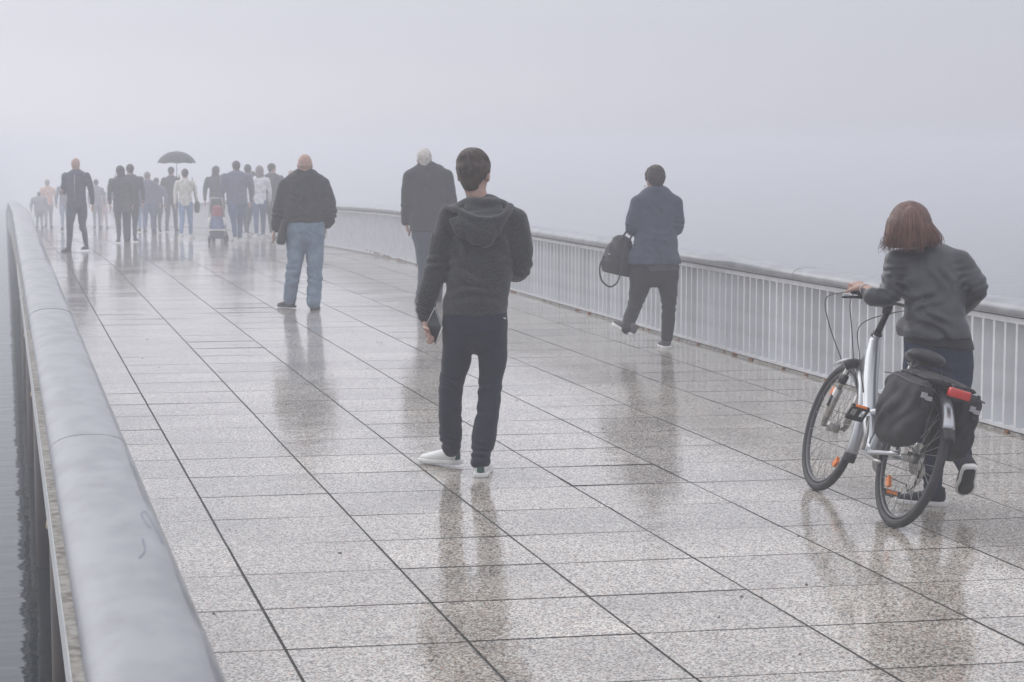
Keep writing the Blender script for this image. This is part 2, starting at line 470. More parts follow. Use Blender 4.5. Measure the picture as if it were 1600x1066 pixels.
def walkway():
    v, f, tone = [], [], []
    r0 = int((YN - Y0) / TS); r1 = int((125 - Y0) / TS)
    colw = {c: X0 + c * TS + random.uniform(-.012, .012) for c in range(-1, 9)}
    colw[-1] = 0.315; colw[8] = 6.115
    rj = {}
    for r in range(r0, r1 + 2):
        j = random.uniform(-.006, .006)
        for c in range(-1, 9): rj[r, c] = j + random.uniform(-.003, .003)
    for r in range(r0, r1 + 1):
        for c in range(-1, 8):
            ga, gb = 0.0038, 0.0042
            if c == -1: gl = 0.004
            else: gl = ga
            xa, xb = colw[c] + gl, colw[c + 1] - ga
            def yy(rr, cc, x): return Y0 + rr * TS + SKEW * (x - X0) + rj[rr, cc]
            tilt = random.gauss(0, .0006); tilx = random.gauss(0, .0006); dz = random.gauss(0, .0002)
            o = len(v)
            tn = random.uniform(.86, 1.08) * (0.93 if c >= 5 else 1.0)  # right-hand columns darker in tone, painting in the railing's reflection
            for inset, z in ((0, -0.0075), (0.0020, 0.0)):
                for (x, rr, cc, s1, s2) in ((xa, r, c, 1, 1), (xb, r, c + 1, -1, 1), (xb, r + 1, c + 1, -1, -1), (xa, r + 1, c, 1, -1)):
                    X = x + s1 * inset; Y = yy(rr, cc, x) + s2 * (gb + inset)
                    zz = deck_z(Y) + z
                    if inset: zz += dz - s2 * tilt - s1 * tilx
                    v.append((X, Y, zz)); tone.append(tn)
            f += [(o + 4, o + 5, o + 6, o + 7), (o, o + 1, o + 5, o + 4), (o + 1, o + 2, o + 6, o + 5), (o + 2, o + 3, o + 7, o + 6), (o + 3, o, o + 4, o + 7)]
    o = add_mesh('walkway_paving', v, f, M['deck'], smooth=False)
    o.data.materials.append(M['grout'])
    o.data.polygons.foreach_set('material_index', [0 if i % 5 == 0 else 1 for i in range(len(f))])
    a = o.data.attributes.new('tone', 'FLOAT', 'POINT'); a.data.foreach_set('value', tone)
    tag(o, kind='structure')
    # slab with grout on top, falling with the deck
    ys = [YN + i * 1.5 for i in range(int((YF - YN) / 1.5) + 1)]
    def loft(name, sec, m, smooth=False, close=True):
        vv, ff = [], []
        n = len(sec)
        for y in ys:
            for (x, z) in sec: vv.append((x, y, deck_z(y) + z))
        for i in range(len(ys) - 1):
            for k in range(n if close else n - 1):
                l = (k + 1) % n
                ff.append((i * n + k, (i + 1) * n + k, (i + 1) * n + l, i * n + l))
        ob = add_mesh(name, vv, ff, m, smooth=smooth)
        return tag(ob, kind='structure')
    loft('walkway_bed', [(0.312, -0.0045), (6.118, -0.0045), (6.118, -0.2), (0.312, -0.2)], M['grout'])
    loft('walkway_edge', [(0.19, 0.012), (0.310, 0.012), (0.310, -0.19), (0.19, -0.17)], M['concrete'])
    loft('walkway_edge', [(6.12, 0.012), (6.28, 0.012), (6.28, -0.17), (6.12, -0.19)], M['concrete'])
    loft('walkway_girder', [(0.55, -0.21), (5.9, -0.21), (5.6, -0.9), (0.85, -0.9)], M['under'])
    # dark gaps of the kerb joints, crumbs of moss and rust beside the posts
    return o
walkway()

# water
wm, N, L, b = new_mat('sea water')
b.inputs['Base Color'].default_value = (0.012, 0.02, 0.022, 1)
b.inputs['Roughness'].default_value = 0.04
b.inputs['IOR'].default_value = 1.33
tc = N.new('ShaderNodeTexCoord'); mp = N.new('ShaderNodeMapping'); mp.inputs['Scale'].default_value = (0.5, 1.6, 1)
nz = N.new('ShaderNodeTexNoise'); nz.inputs['Scale'].default_value = 1.6; nz.inputs['Detail'].default_value = 3
L.new(tc.outputs['Object'], mp.inputs[0]); L.new(mp.outputs[0], nz.inputs[0])
bp = N.new('ShaderNodeBump'); bp.inputs['Strength'].default_value = 0.5; bp.inputs['Distance'].default_value = 0.03
L.new(nz.outputs[0], bp.inputs['Height']); L.new(bp.outputs[0], b.inputs['Normal'])
WZ = -2.0
w = MB(); w.add([(-700, -100, WZ), (700, -100, WZ), (700, 1100, WZ), (-700, 1100, WZ)], [(0, 1, 2, 3)])
tag(w.build('sea_water', wm, smooth=False), kind='structure')
bed = MB(); bed.add([(-700, -100, WZ - .8), (700, -100, WZ - .8), (700, 1100, WZ - .8), (-700, 1100, WZ - .8)], [(0, 1, 2, 3)])

# railings
def railing(label, xc, side, ycap0, yend, fin_n, fin_start):
    root = empty('railing', (xc, ycap0, 0)); tag(root, label, 'railing', 'railings along the two edges of the walkway')
    base = Vector((xc, ycap0, 0))
    J = 5.4
    k = 0
    y = ycap0
    capv = MB(); off = .028 if side < 0 else 0.0
    while y < yend:
        m = MB()
        ya, yb = y + 0.004, min(y + J, yend) - 0.004
        pts = []
        ns = 4
        for i in range(ns + 1):
            yy = ya + (yb - ya) * i / ns
            pts.append(Vector((0, yy - ycap0, deck_z(yy) + 0.79 + (math.sin(k * 5.1) * .0015))))
        prof = []
        n = 28
        rings = []
        for p in pts:
            for q in range(n):
                a = 2 * math.pi * q / n
                ca, sa = math.cos(a), math.sin(a)
                m.v.append(p + Vector((0.128 * math.copysign(abs(ca) ** 0.85, ca), 0, (0.058 if sa > 0 else 0.05) * math.copysign(abs(sa) ** 0.85, sa))))
        for i in range(ns):
            for q in range(n):
                l = (q + 1) % n
                m.f.append((i * n + q, (i + 1) * n + q, (i + 1) * n + l, i * n + l))
        e0 = len(m.v); m.v += [v.copy() for v in m.v[:n]]; m.f.append(tuple(e0 + q for q in range(n)))
        e1 = len(m.v); m.v += [v.copy() for v in m.v[ns * n:ns * n + n]]; m.f.append(tuple(e1 + q for q in range(n))[::-1])
        capv.add(m.v, m.f)
        y += J; k += 1
    capv.build('handrail_cap', M['cap'], root)
    # lower flange under the cap and the foot bar
    fl = MB(); ft = MB(); sl = MB()
    ys = [ycap0 + i * 2.7 for i in range(int((yend - ycap0) / 2.7) + 1)]
    for a, bb in zip(ys, ys[1:]):
        for mb, x0, x1, z0, z1 in ((fl, -.05, .05, .70, .735), (ft, -.046 + off, .046 + off, .022, .045)):
            za, zb = deck_z(a), deck_z(bb)
            o = len(mb.v)
            mb.v += [Vector((x, yv - ycap0, zv)) for yv, zz in ((a, za), (bb, zb)) for x, zv in ((x0, zz + z0), (x1, zz + z0), (x1, zz + z1), (x0, zz + z1))]
            mb.f += [(o, o + 1, o + 5, o + 4), (o + 1, o + 2, o + 6, o + 5), (o + 2, o + 3, o + 7, o + 6), (o + 3, o, o + 4, o + 7)]
    fl.build('top_flange', M['fin'], root, smooth=False)
    ft.build('foot_bar', M['fin'], root, smooth=False)
    # balusters: flat bars standing across the rail
    sp = 0.15
    one = MB(); one.box((-.044, -.014, .0), (.044, .014, .70)); one.build('tmp', M['fin'], None, smooth=False)
    tmp = bpy.data.objects['tmp']; me = tmp.data; me.name = 'baluster'; bpy.data.objects.remove(tmp)
    yy = fin_start; i = 0
    rest = MB()
    while yy < yend - 1:
        zz = deck_z(yy)
        if i < fin_n:
            o = bpy.data.objects.new('baluster', me); COL.objects.link(o); o.parent = root
            o.location = (off + random.uniform(-.002, .002), yy - ycap0, zz + 0.02); o.rotation_euler = (0, random.uniform(-.002, .002), random.uniform(-.03, .03))
        else:
            rest.box((-.044, yy - .014 - ycap0, zz + .02), (.044, yy + .014 - ycap0, zz + .72))
        yy += sp; i += 1
    r_ = rest.build('baluster', M['fin'], root, smooth=False); r_['kind'] = 'stuff'
    return root
rail_l = railing('near railing on the left with broad grey handrail cap above the water', 0.258, -1, -4.0, 150, 100, 5.2)
rail_r = railing('far railing on the right with pale grey cap over white upright bars', 6.17, 1, -1.3, 150, 100, 9.9)

# rust and grime where the right railing meets the paving, blue scrawl on the left cap
g = MB()
for i in range(120):
    y = random.uniform(10, 36); x = 6.118 + random.uniform(-.012, .02); s_ = random.uniform(.008, .03)
    g.box((x - s_ * .5, y - s_, .0), (x + s_ * .4, y + s_, .012 + s_ * .35))
o = g.build('kerb_grime', M['rust'], None, smooth=False); tag(o, 'specks of moss and rust along the foot of the right railing', 'grime', kind='stuff')
scr = MB()
blue = mat('faded blue marker', (0.19, 0.235, 0.31), 0.6)
def on_cap(x, y): 
    u = max(-.97, min(.97, x / .128)); return Vector((x, y, 0.79 + 0.058 * (1 - abs(u) ** 2.35) ** 0.425 + 0.0012))
def scrawl(pts, r=.001):
    pp, _ = catmull([Vector((a, b_, 0)) for a, b_ in pts], [0.] * len(pts), 6)
    scr.tube([on_cap(p.x, p.y) - Vector((0, -4.0, 0)) for p in pp], [(r, .0004)] * len(pp), n=6, lat=(1, 0, 0))
scrawl([(.085, 5.12), (.075, 5.3), (.09, 5.36), (.1, 5.2), (.105, 4.95)])
scrawl([(.03, 4.7), (.05, 4.8), (.055, 4.95)])
scr.build('pen_scrawl', blue, rail_l)

# small litter and dark specks lying on the wet paving
g = MB(); rl = random.Random(11)
for i in range(90):
    y = 6 + 22 * rl.random() ** 1.3; x = rl.uniform(.5, 5.9); r_ = rl.uniform(.002, .008); a = rl.uniform(0, 3.1); n_ = 6
    c = Vector((x, y, deck_z(y) + .0005))
    ring = [c + Vector((math.cos(a + k * 1.047) * r_ * rl.uniform(.7, 1.3), math.sin(a + k * 1.047) * r_ * .7 * rl.uniform(.7, 1.3), .0)) for k in range(n_)]
    g.add(ring + [p + Vector((0, 0, .0022 + r_ * .12)) * 1 for p in ring], [tuple(range(n_, 2 * n_))] + [(k, (k + 1) % n_, n_ + (k + 1) % n_, n_ + k) for k in range(n_)])
o = g.build('paving_litter', mat('dark wet litter', (.05, .04, .03), .7, var=.5, vscale=3), None, smooth=False); tag(o, 'dark crumbs and bits of litter scattered over the wet paving', 'litter', kind='stuff')

# timber piles under the left edge
darkwood = mat('wet dark timber', (0.045, 0.032, 0.024), 0.6, var=0.4, vscale=12, stretch=(1, 1, 0.2))
for i, (y, z, sx) in enumerate(((12.3, -.40, 0.335), (18.6, -.36, .33), (24.5, -.36, .33), (31, -.38, .33))):
    root = empty('mooring_pile', (sx, y, -3.0))
    tag(root, ['dark timber pile with cream rounded cap nearest the camera under the left edge', 'second capped timber pile from the camera under the left edge', 'third capped timber pile from the camera under the left edge', 'farthest capped timber pile under the left edge'][i], 'pile', 'timber piles under the left edge')
    m = MB(); m.tube([(0, 0, 0), (0, 0, 3 + z - .08)], [.115, .115], n=18); m.build('shaft', darkwood, root)
    m = MB(); m.tube([(0, 0, 3 + z - .085), (0, 0, 3 + z - .04), (0, 0, 3 + z - .012), (0, 0, 3 + z)], [.135, .13, .09, .02], n=18); m.build('pile_cap', M['timber'], root)
m = MB(); m.box((0.183, -4, -.16), (0.1895, 30, .004)); m.box((0.183, 30.01, -.16), (0.1895, 32, .002))
o = m.build('edge_fascia', M['fin'], smooth=False); tag(o, kind='structure')

# ------------------------------------------------------------------ people
UP = Vector((0, 0, 1))

def hand(wrist, d, n, s=1.0, curl=(25, 30, 20), side=1, spread=3, cell=0.0032, thumb=(45, 20)):
    """one hand: palm, four fingers of unequal length and a thumb. d: wrist to knuckles, n: the way the palm faces"""
    d = Vector(d).normalized(); n = Vector(n); n = (n - d * n.dot(d)).normalized(); sd = d.cross(n) * side
    B = Blob(cell * max(s, 1))
    W = Vector(wrist)
    B.chain([(W - d * .05 * s, .027 * s, .020 * s), (W, .026 * s, .018 * s), (W + d * .03 * s, .034 * s, .016 * s), (W + d * .085 * s, .041 * s, .0125 * s)], sd, k=.012)
    for i, (o, ln) in enumerate(((-.031, .068), (-.0105, .078), (.0105, .072), (.031, .056))):
        p = W + d * (.088 - abs(i - 1.2) * .004) * s + sd * o * s
        dd = d.copy(); q = [(p - d * .01 * s, .0092 * s, .0092 * s)]
        fr = Matrix.Rotation(R(spread * (i - 1.5)) * side, 3, n)
        dd = (fr @ dd)
        for j, (a, fr_) in enumerate(zip(curl, (.42, .32, .26))):
            a2 = a * (1 + .12 * (i - 1))
            dd = (Matrix.Rotation(-R(a2), 3, d.cross(n)) @ dd) if True else dd
            if j == 0 and dd.dot(n) < 0: dd = (Matrix.Rotation(2 * R(a2), 3, d.cross(n)) @ dd)
            q.append((q[-1][0] + dd * ln * fr_ * s, (.0088 - .0008 * j) * s, (.0088 - .0008 * j) * s))
        B.chain(q, sd, k=.004, n=2)
    tp = W + d * .022 * s - sd * .028 * s
    t1 = (d * math.cos(R(thumb[0])) - sd * math.sin(R(thumb[0])) + n * .35).normalized()
    t2 = (d * math.cos(R(thumb[1])) - sd * math.sin(R(thumb[1])) + n * .6).normalized()
    B.chain([(tp, .013 * s, .013 * s), (tp + t1 * .035 * s, .0112 * s, .0112 * s), (tp + (t1 * .035 + t2 * .03) * s, .0098 * s, .0098 * s), (tp + (t1 * .035 + t2 * .055) * s, .008 * s, .008 * s)], sd, k=.009)
    return B.mesh()

def head_ops(B, c, F, U, s=1.0, neck=None, neck_r=.058, bald=False):
    F = Vector(F).normalized(); U = Vector(U); U = (U - F * U.dot(F)).normalized(); Rt = F.cross(U)
    ax = (Rt, F, U)
    B.ell(c + U * .012 * s - F * .008 * s, (.077 * s, .097 * s, .095 * s), ax, k=.02)
    B.ell(c + F * .028 * s - U * .045 * s, (.060 * s, .066 * s, .078 * s), ax, k=.03)         # face and jaw
    B.ell(c + F * .066 * s - U * .100 * s, (.026 * s, .022 * s, .020 * s), ax, k=.02)         # chin
    B.chain([(c + F * .090 * s + U * .002 * s, .010 * s, .010 * s), (c + F * .109 * s - U * .036 * s, .016 * s, .013 * s)], Rt, k=.012, n=1)   # nose
    B.ell(c + F * .089 * s - U * .068 * s, (.024 * s, .010 * s, .009 * s), ax, k=.008)         # lips
    for q in (-1, 1):
        B.ell(c + F * .098 * s + Rt * q * .031 * s - U * .0 * s, (.018 * s, .014 * s, .012 * s), ax, k=.012, op='sub')   # eye socket
        B.ell(c + F * .082 * s + Rt * q * .031 * s - U * .002 * s, (.0125 * s, .0125 * s, .0125 * s), ax, k=.003)
        B.ell(c - F * .006 * s + Rt * q * .079 * s - U * .022 * s, (.009 * s, .020 * s, .032 * s), ax, k=.008)           # ear
    if neck is not None:
        B.chain([(c - U * .05 * s - F * .02 * s, neck_r * .98, neck_r * .98), (Vector(neck), neck_r * 1.08, neck_r * 1.02)], Rt, k=.03, n=1)
    return ax

def shrink(ch, d=.012):
    return [(p, max(a - d, .016), max(b - d, .016)) for p, a, b in ch]

def figure(label, base, cell, head, torso, arms, legs, pelvis, mats, hem, group=None, hands=(), lat=CR, extra=None, cuffs=True, shoes=(), folds=(), pfolds=(), head_s=1.0, neck=None, neck_r=.058, ripple=.003, hair=None, cat='person', body_cell=None, hem_n=(0, 0, -1), eyes=False, shoulder_k=.035, leg_k=.02):
    """a dressed person: one body mesh with head and hands; clothes, hair and shoes are its children"""
    B = Blob(body_cell or cell)
    hc, hF, hU = head
    ax = head_ops(B, hc, hF, hU, head_s, neck or torso[0][0], neck_r)
    B.chain([(p, a * .72, b * .72) for p, a, b in torso[:-1]] + [(pelvis[0][0], pelvis[0][1] * .6, pelvis[0][2] * .6)], lat, k=.02)
    for a in arms: B.chain(shrink(a, .016), lat, k=.01)
    for l in legs: B.chain(shrink(l, .022), lat, k=.01)
    B.chain([(p, a * .72, b * .72) for p, a, b in pelvis], lat, k=.01)
    body = B.build('person', mats['skin'], None, base, extra=[h for h in hands])
    body.location = base
    tag(body, label, cat, group)
    if eyes:
        for q in (-1, 1):
            e_ = MB()
            c = hc + hF * .0955 * head_s + ax[0] * q * .031 * head_s - hU * .002 * head_s - base
            e_.tube([c - hF * .002, c + hF * .001], .0065 * head_s, n=10)
            e_.build('eye', M['eye'], body)
    T = Blob(cell)
    T.chain(torso, lat, k=.02, n=4)
    if extra: extra(T)
    if hem is not None: T.clip(hem, hem_n)
    for a in arms: T.chain(a, lat, k=shoulder_k)
    if ripple: T.ripple(ripple, 16, seed=len(label) % 7)
    for f_ in folds: T.fold(*f_)
    T.build(mats.get('top_name', 'jacket'), mats['top'], body, base)
    P = Blob(cell)
    P.chain(pelvis, lat, k=.03)
    for l in legs: P.chain(l, lat, k=leg_k)
    if ripple: P.ripple(ripple * .8, 15, seed=3)
    for f_ in pfolds: P.fold(*f_)
    for l in legs: pass
    P.build('trousers', mats['legs'], body, base)
    for sh in shoes: sh(body, base)
    if hair: hair(body, base, hc, ax, head_s)
    return body

def shoe(p_heel, d, up=UP, L=.28, w=.045, hgt=.085, m_up=None, m_sole=None, cell=.008, heel_patch=None, outsole=False):
    """p_heel: ground point under the heel; d: direction to the toe; up: the shoe's own up"""
    def f(body, base):
        D_ = Vector(d).normalized(); U_ = Vector(up); U_ = (U_ - D_ * U_.dot(D_)).normalized(); S_ = D_.cross(U_)
        p = Vector(p_heel)
        B = Blob(cell)
        B.chain([(p + D_ * .035 * L / .28 + U_ * hgt * .55, w * .80, hgt * .5), (p + D_ * L * .35 + U_ * hgt * .48, w * .88, hgt * .46), (p + D_ * L * .68 + U_ * hgt * .34, w * 1.02, hgt * .34), (p + D_ * L * .88 + U_ * hgt * .28, w * .8, hgt * .26)], S_, k=.02)
        B.chain([(p + D_ * L * .15 + U_ * hgt * .75, w * .72, w * .85), (p + D_ * L * .13 + U_ * hgt * 1.1, w * .66, w * .8)], S_, k=.02, n=1)
        B.clip(p + U_ * .012, -U_)
        B.clip(p + U_ * hgt * 1.25 + D_ * L * .2, (U_ - D_ * .1))
        o = B.build('shoe', m_up or M['rubber'], body, base)
        Bs = Blob(min(cell, .006))
        ns = 7
        q = [(0.0, .76), (.2, .84), (.45, .84), (.7, 1.06), (.88, .9), (.98, .5)]
        v, fc = [], []
        n = 0
        outl = []
        for t, ww in q: outl.append((t * L, ww * w))
        ring = [(a, b_) for a, b_ in outl] + [(L * 1.0, 0)] + [(a, -b_) for a, b_ in outl[::-1]] + [(-.012, -.5 * w), (-.012, .5 * w)]
        for z, sc_ in ((0, .97), (.004, 1.03), (.02, 1.05), (.024, .96)):
            for a, b_ in ring: v.append(p + D_ * (a * (1.0 if sc_ < 1 else 1.01)) + S_ * b_ * sc_ + U_ * z - base)
        nr = len(ring)
        for i in range(3):
            for k_ in range(nr):
                l = (k_ + 1) % nr
                fc.append((i * nr + k_, i * nr + l, (i + 1) * nr + l, (i + 1) * nr + k_))
        fc.append(tuple(range(nr))[::-1]); fc.append(tuple(3 * nr + i for i in range(nr)))
        add_mesh('sole', v, fc, m_sole or M['rubber'], o)
        if outsole:
            v2 = [p + D_ * (L * .5 + (a - L * .5) * .88) + S_ * b_ * .80 - U_ * z - base for z in (-.002, .003) for a, b_ in ring]
            add_mesh('tread', v2, [tuple(range(nr)), tuple(nr + i for i in range(nr))[::-1]] + [(i, nr + i, nr + (i + 1) % nr, (i + 1) % nr) for i in range(nr)], M['rubber'], o)
        if heel_patch:
            hp = Blob(.005)
            hp.chain([(p + D_ * .012 + U_ * .03, w * .46, .024), (p + D_ * .016 + U_ * hgt * 1.08, w * .60, .026)], S_, k=.01, n=1)
            hp.clip(p + U_ * .026, -U_); hp.clip(p + U_ * hgt * 1.12, U_); hp.clip(p + D_ * .03, D_)
            hp.build('heel_tab', heel_patch, o, base)
            lb = MB(); c = p - D_ * .014 + U_ * hgt * .86 - base
            lb.tube([c, c + D_ * .006], [(.012, .008), (.012, .008)], n=14, lat=S_)
            lb.build('heel_badge', M['white'], o)
    return f

def short_hair(m, grow=.012, amp=.003, nf=38, low=-.045, front=.05, name='hair', tuft=0, crown=None):
    def f(body, base, c, ax, s):
        Rt, F, U = ax
        B = Blob(.006 if s < 1.2 else .01)
        B.ell(c + U * .024 * s - F * .010 * s, ((.077 + grow) * s, (.097 + grow) * s, (.091 + grow) * s), ax, k=.01)
        B.ell(c - F * .056 * s - U * .058 * s, (.046 * s, .036 * s, .050 * s), ax, k=.035)
        B.strands(c + U * .05, amp, nf, ax)
        B.ripple(amp * .8, 55, seed=2)
        B.clip(c + U * low * s + F * .0 * s, (F * .0 - U).normalized() + F * .55)
        B.clip(c + F * front * s, (F * 1.0 - U * .55))
        h_ = B.build(name, m, body, base)
        if tuft:
            mb = MB(); mb2 = MB(); rn = random.Random(5)
            for i in range(tuft):
                a = rn.uniform(0, 6.283); e_ = rn.uniform(.15, 1.35)
                cr = (crown or Vector((.01, -.03)))
                # start near the whorl, run outward and down over the skull
                pts = []; lift = rn.choice((0, 0, .02, .05)) * rn.random()
                for t in (0, .33, .66, 1):
                    ee = e_ * .35 + t * rn.uniform(.8, .95)
                    an = a + t * .5
                    dx, dy = math.cos(an) * math.sin(ee), math.sin(an) * math.sin(ee)
                    dz = math.cos(ee)
                    q = Vector((dx * (.078 + grow) , (dy - .25 * dz) * (.095 + grow), dz * (.1 + grow))) * (1.005 + .012 * t * rn.random() + lift * t)
                    pts.append(c + (Rt * q.x + F * q.y + U * (q.z + .014)) * s - base)
                (mb if i % 2 else mb2).tube(pts, [.0024, .0028, .0022, .0006], n=5, smooth=3)
            mb.build('hair_strands', m, h_)
            mb2.build('hair_strands', hair_light, h_)
    return f

def long_hair(m, length=.22, wide=.10, amp=.004):
    def f(body, base, c, ax, s):
        Rt, F, U = ax
        B = Blob(.008 if s < 1.2 else .012)
        B.ell(c + U * .016 * s - F * .010 * s, (.092 * s, .108 * s, .112 * s), ax, k=.01)
        B.chain([(c - F * .03, .085, .07), (c - F * .05 - U * length * .5, wide * .95, .055), (c - F * .05 - U * length, wide * .7, .03)], Rt, k=.04)
        B.strands(c, amp, 30, ax)
        B.clip(c + F * .045 * s, (F * 1.0 - U * .35))
        B.build('hair', m, body, base)
    return f

hair_brown = mat('dark brown hair', (0.080, 0.054, 0.040), 0.5, col2=(0.022, 0.015, 0.012), vscale=60, stretch=(1, 1, .3), bump=.5, bscale=140)
hair_light = mat('lighter brown hair', (.105, .075, .058), .5)
hair_auburn = mat('auburn hair', (0.17, 0.070, 0.045), 0.45, col2=(0.055, 0.022, 0.017), vscale=45, stretch=(2.2, 2.2, .12), bump=.5, bscale=80, lo=.3, hi=.7)
hair_dark = mat('dark hair', (0.035, 0.02, 0.02), 0.6, var=.4, vscale=50)
hair_grey = mat('white hair', (0.55, 0.52, 0.48), 0.7, var=.2, vscale=40)
hair_mid = mat('grey hair', (0.22, 0.19, 0.17), 0.7, var=.3, vscale=40)

# ---- man in the grey hoodie
def hoodie_man():
    t = 11.15; s = t / FPX
    P = lambda x, y, d=0: at(x, y, t + d)
    base = P(726, 740); base.z = 0
    wool = mat('grey heather wool', (0.050, 0.051, 0.054), 0.95, col2=(0.010, 0.011, 0.012), vscale=110, bump=.5, bscale=190, sheen=.25, detail=3)
    navy = cloth('navy cotton', (0.006, 0.008, 0.022), var=.15)
    green = mat('green leather', (0.02, 0.075, 0.06), .5)
    torso = [(P(757, 322), 30 * s, .070), (P(756, 345), 55 * s, .105), (P(754, 385), 53 * s, .125), (P(750, 425), 50 * s, .125), (P(746, 458), 49 * s, .125), (P(743, 476), 48.5 * s, .120), (P(742, 500), 50 * s, .12)]
    arm_l = [(P(707, 340), 22 * s, .07), (P(694, 375), 20 * s, .066), (P(684, 412), 18.5 * s, .062), (P(672, 450, .0), 17 * s, .056), (P(664, 482, .04), 15 * s, .05), (P(668, 502, .05), 9.5 * s, .036), (P(669, 508, .05), 9 * s, .034)]
    arm_r = [(P(803, 344), 22 * s, .07), (P(812, 378), 20 * s, .066), (P(814, 412, .02), 17.5 * s, .06), (P(806, 426, .12), 18 * s, .055), (P(785, 420, .25), 14 * s, .045)]
    leg_l = [(P(717, 520), 26 * s, .10), (P(714, 556, .02), 23.5 * s, .086), (P(706, 597, .06), 19.5 * s, .073), (P(703, 640, .10), 18 * s, .066), (P(704, 675, .14), 18.5 * s, .066), (P(705, 690, .14), 15.5 * s, .058), (P(705, 700, .14), 14.5 * s, .052)]
    leg_r = [(P(766, 520), 26 * s, .10), (P(770, 556, .02), 23 * s, .086), (P(766, 600, .02), 18.5 * s, .073), (P(763, 640, -.02), 17.8 * s, .066), (P(756, 685, -.06), 19 * s, .066), (P(752, 708, -.08), 14.5 * s, .056), (P(751, 720, -.09), 15.5 * s, .056)]
    pel = [(P(742, 486), 50 * s, .112), (P(742, 506), 51.5 * s, .122), (P(742, 522), 49 * s, .112)]
    def ex(T):
        # collar stand and the hood hanging on the back
        C = lambda x, y, d: P(x, y, d)
        T.chain([(C(718, 325, .02), .028, .030), (C(733, 316, -.05), .026, .03), (C(757, 317, -.09), .026, .034), (C(780, 318, -.05), .026, .03), (C(793, 327, .02), .028, .030)], UP, k=.03)
        # rolled rim of the hood opening
        T.chain([(C(699, 326, -.04), .016, .018), (C(712, 327, -.10), .018, .020), (C(722, 333, -.135), .019, .021), (C(740, 341, -.165), .018, .020), (C(760, 344, -.175), .018, .020), (C(780, 341, -.165), .020, .020), (C(793, 332, -.12), .022, .024), (C(797, 323, -.06), .020, .022)], UP, k=.010)
        T.chain([(C(752, 317, -.075), .085, .022), (C(753, 330, -.105), .120, .024), (C(754, 342, -.125), .125, .024)], CR, k=.012)
        # bag of the hood
        T.chain([(C(748, 338, -.125), .160, .030), (C(751, 352, -.150), .145, .040), (C(756, 366, -.155), .100, .044), (C(760, 377, -.145), .048, .034)], CR, k=.010)
        T.fold(C(757, 362, -.17), .08, UP + CR * .3, .07, .004)
        # ribbed hem and cuffs
        T.chain([(C(742, 474, 0), 50.5 * s, .126), (C(742, 488, 0), 49.5 * s, .122)], CR, k=.008, n=1)
    folds = [(P(752, 452, -.12), .17, UP, .075, .010, 1.2), (P(735, 430, -.1), .15, UP + CR * 1.0, .10, .007, 1), (P(664, 478), .08, UP + CR * .5, .05, .008, 1.6), (P(682, 415), .10, UP - CR * .4, .07, .007), (P(812, 415), .10, UP + CR * .5, .07, .007), (P(720, 370, -.1), .12, CR + UP * .3, .09, .006), (P(790, 375, -.1), .12, CR - UP * .4, .10, .005), (P(760, 410, -.12), .14, CR - UP * .8, .13, .006)]
    pf = [(P(707, 597), .10, UP + CR * .6, .085, .007, 2), (P(764, 605), .10, UP - CR * .7, .085, .007, 2), (P(704, 690, .14), .07, UP + CR * .25, .060, .008, 2.2), (P(754, 708, -.08), .08, UP - CR * .2, .055, .009, 2.2), (P(742, 545), .12, CR + UP * .6, .09, .006), (P(770, 530, -.1), .12, UP - CR * .6, .10, .005), (P(716, 650, .1), .12, UP + CR * .2, .11, .004), (P(760, 650), .12, UP - CR * .5, .11, .005)]
    # left hand closed on the lower edge of the tablet
    W = P(667, 511, .02)
    hl = hand(W, (P(673, 533, -.05) - W), CR * .75 - HF * .65, s=.92, curl=(35, 62, 45), side=-1)
    head_c = P(740.5, 268.5); hF = (HF + CR * .30).normalized()
    heelR = P(751, 747, -.12); heelR.z = 0.0
    heelL = P(716, 722, .22); heelL.z = 0.018
    dl = (-CR * .80 + HF * .60 - UP * .03)
    shoes = [shoe(heelL, dl, L=.275, w=.048, hgt=.088, m_up=M['white'], m_sole=M['white'], cell=.006, heel_patch=green),
             shoe(heelR, HF + CR * .06, L=.28, w=.050, hgt=.088, m_up=M['white'], m_sole=M['white'], cell=.006, heel_patch=green)]
    hair = short_hair(hair_brown, grow=.011, amp=.0022, nf=30, low=-.060, front=.055, tuft=800)
    o = figure('young man with brown hair in dark grey hoodie, navy trousers and white trainers', base, .0075,
               (head_c, hF, UP), torso, [arm_l, arm_r], [leg_l, leg_r], pel, dict(skin=M['skin'], top=wool, legs=navy, top_name='hoodie'),
               P(742, 491), hands=[hl], extra=ex, folds=folds, pfolds=pf, shoes=shoes, hair=hair, neck=P(750, 325), neck_r=.056, head_s=1.06, ripple=.002, body_cell=.0065, shoulder_k=.03, leg_k=.012)
    # teal collar of the shirt under the hood
    teal = cloth('teal cotton', (0.03, 0.12, 0.13))
    B = Blob(.006); B.chain([(P(745, 304, -.012), .061, .066), (P(748, 317, -.02), .072, .074)], CR, k=.01, n=1); B.clip(P(745, 308.0, 0), UP + CR * .05); B.clip(P(745, 317, 0), -UP)
    B.build('shirt', teal, o, base)
    for xa, xb, ya, yb in ((712, 731, 521, 519), (764, 783, 519, 521)):
        m = MB(); m.tube([P(xa, ya, -.128) - base, P((xa + xb) / 2, (ya + yb) / 2, -.137) - base, P(xb, yb, -.128) - base], .0022, n=5); m.build('pocket_welt', navy, o)
    m = MB(); m.tube([P(787, 497, -.06) - base, P(790, 498, -.055) - base], .004, n=6); m.build('waist_tag', M['white'], o)
    # small black badge on the left sleeve
    b_ = MB(); c = P(675, 376, -.01) - base
    b_.tube([c + UP * .035, c - UP * .035 - CR * .012], [(.004, .022), (.004, .022)], n=4, lat=CR)
    b_.build('sleeve_badge', M['plastic'], o, smooth=False)
    # the tablet in his hand
    c = P(678, 508, .045)
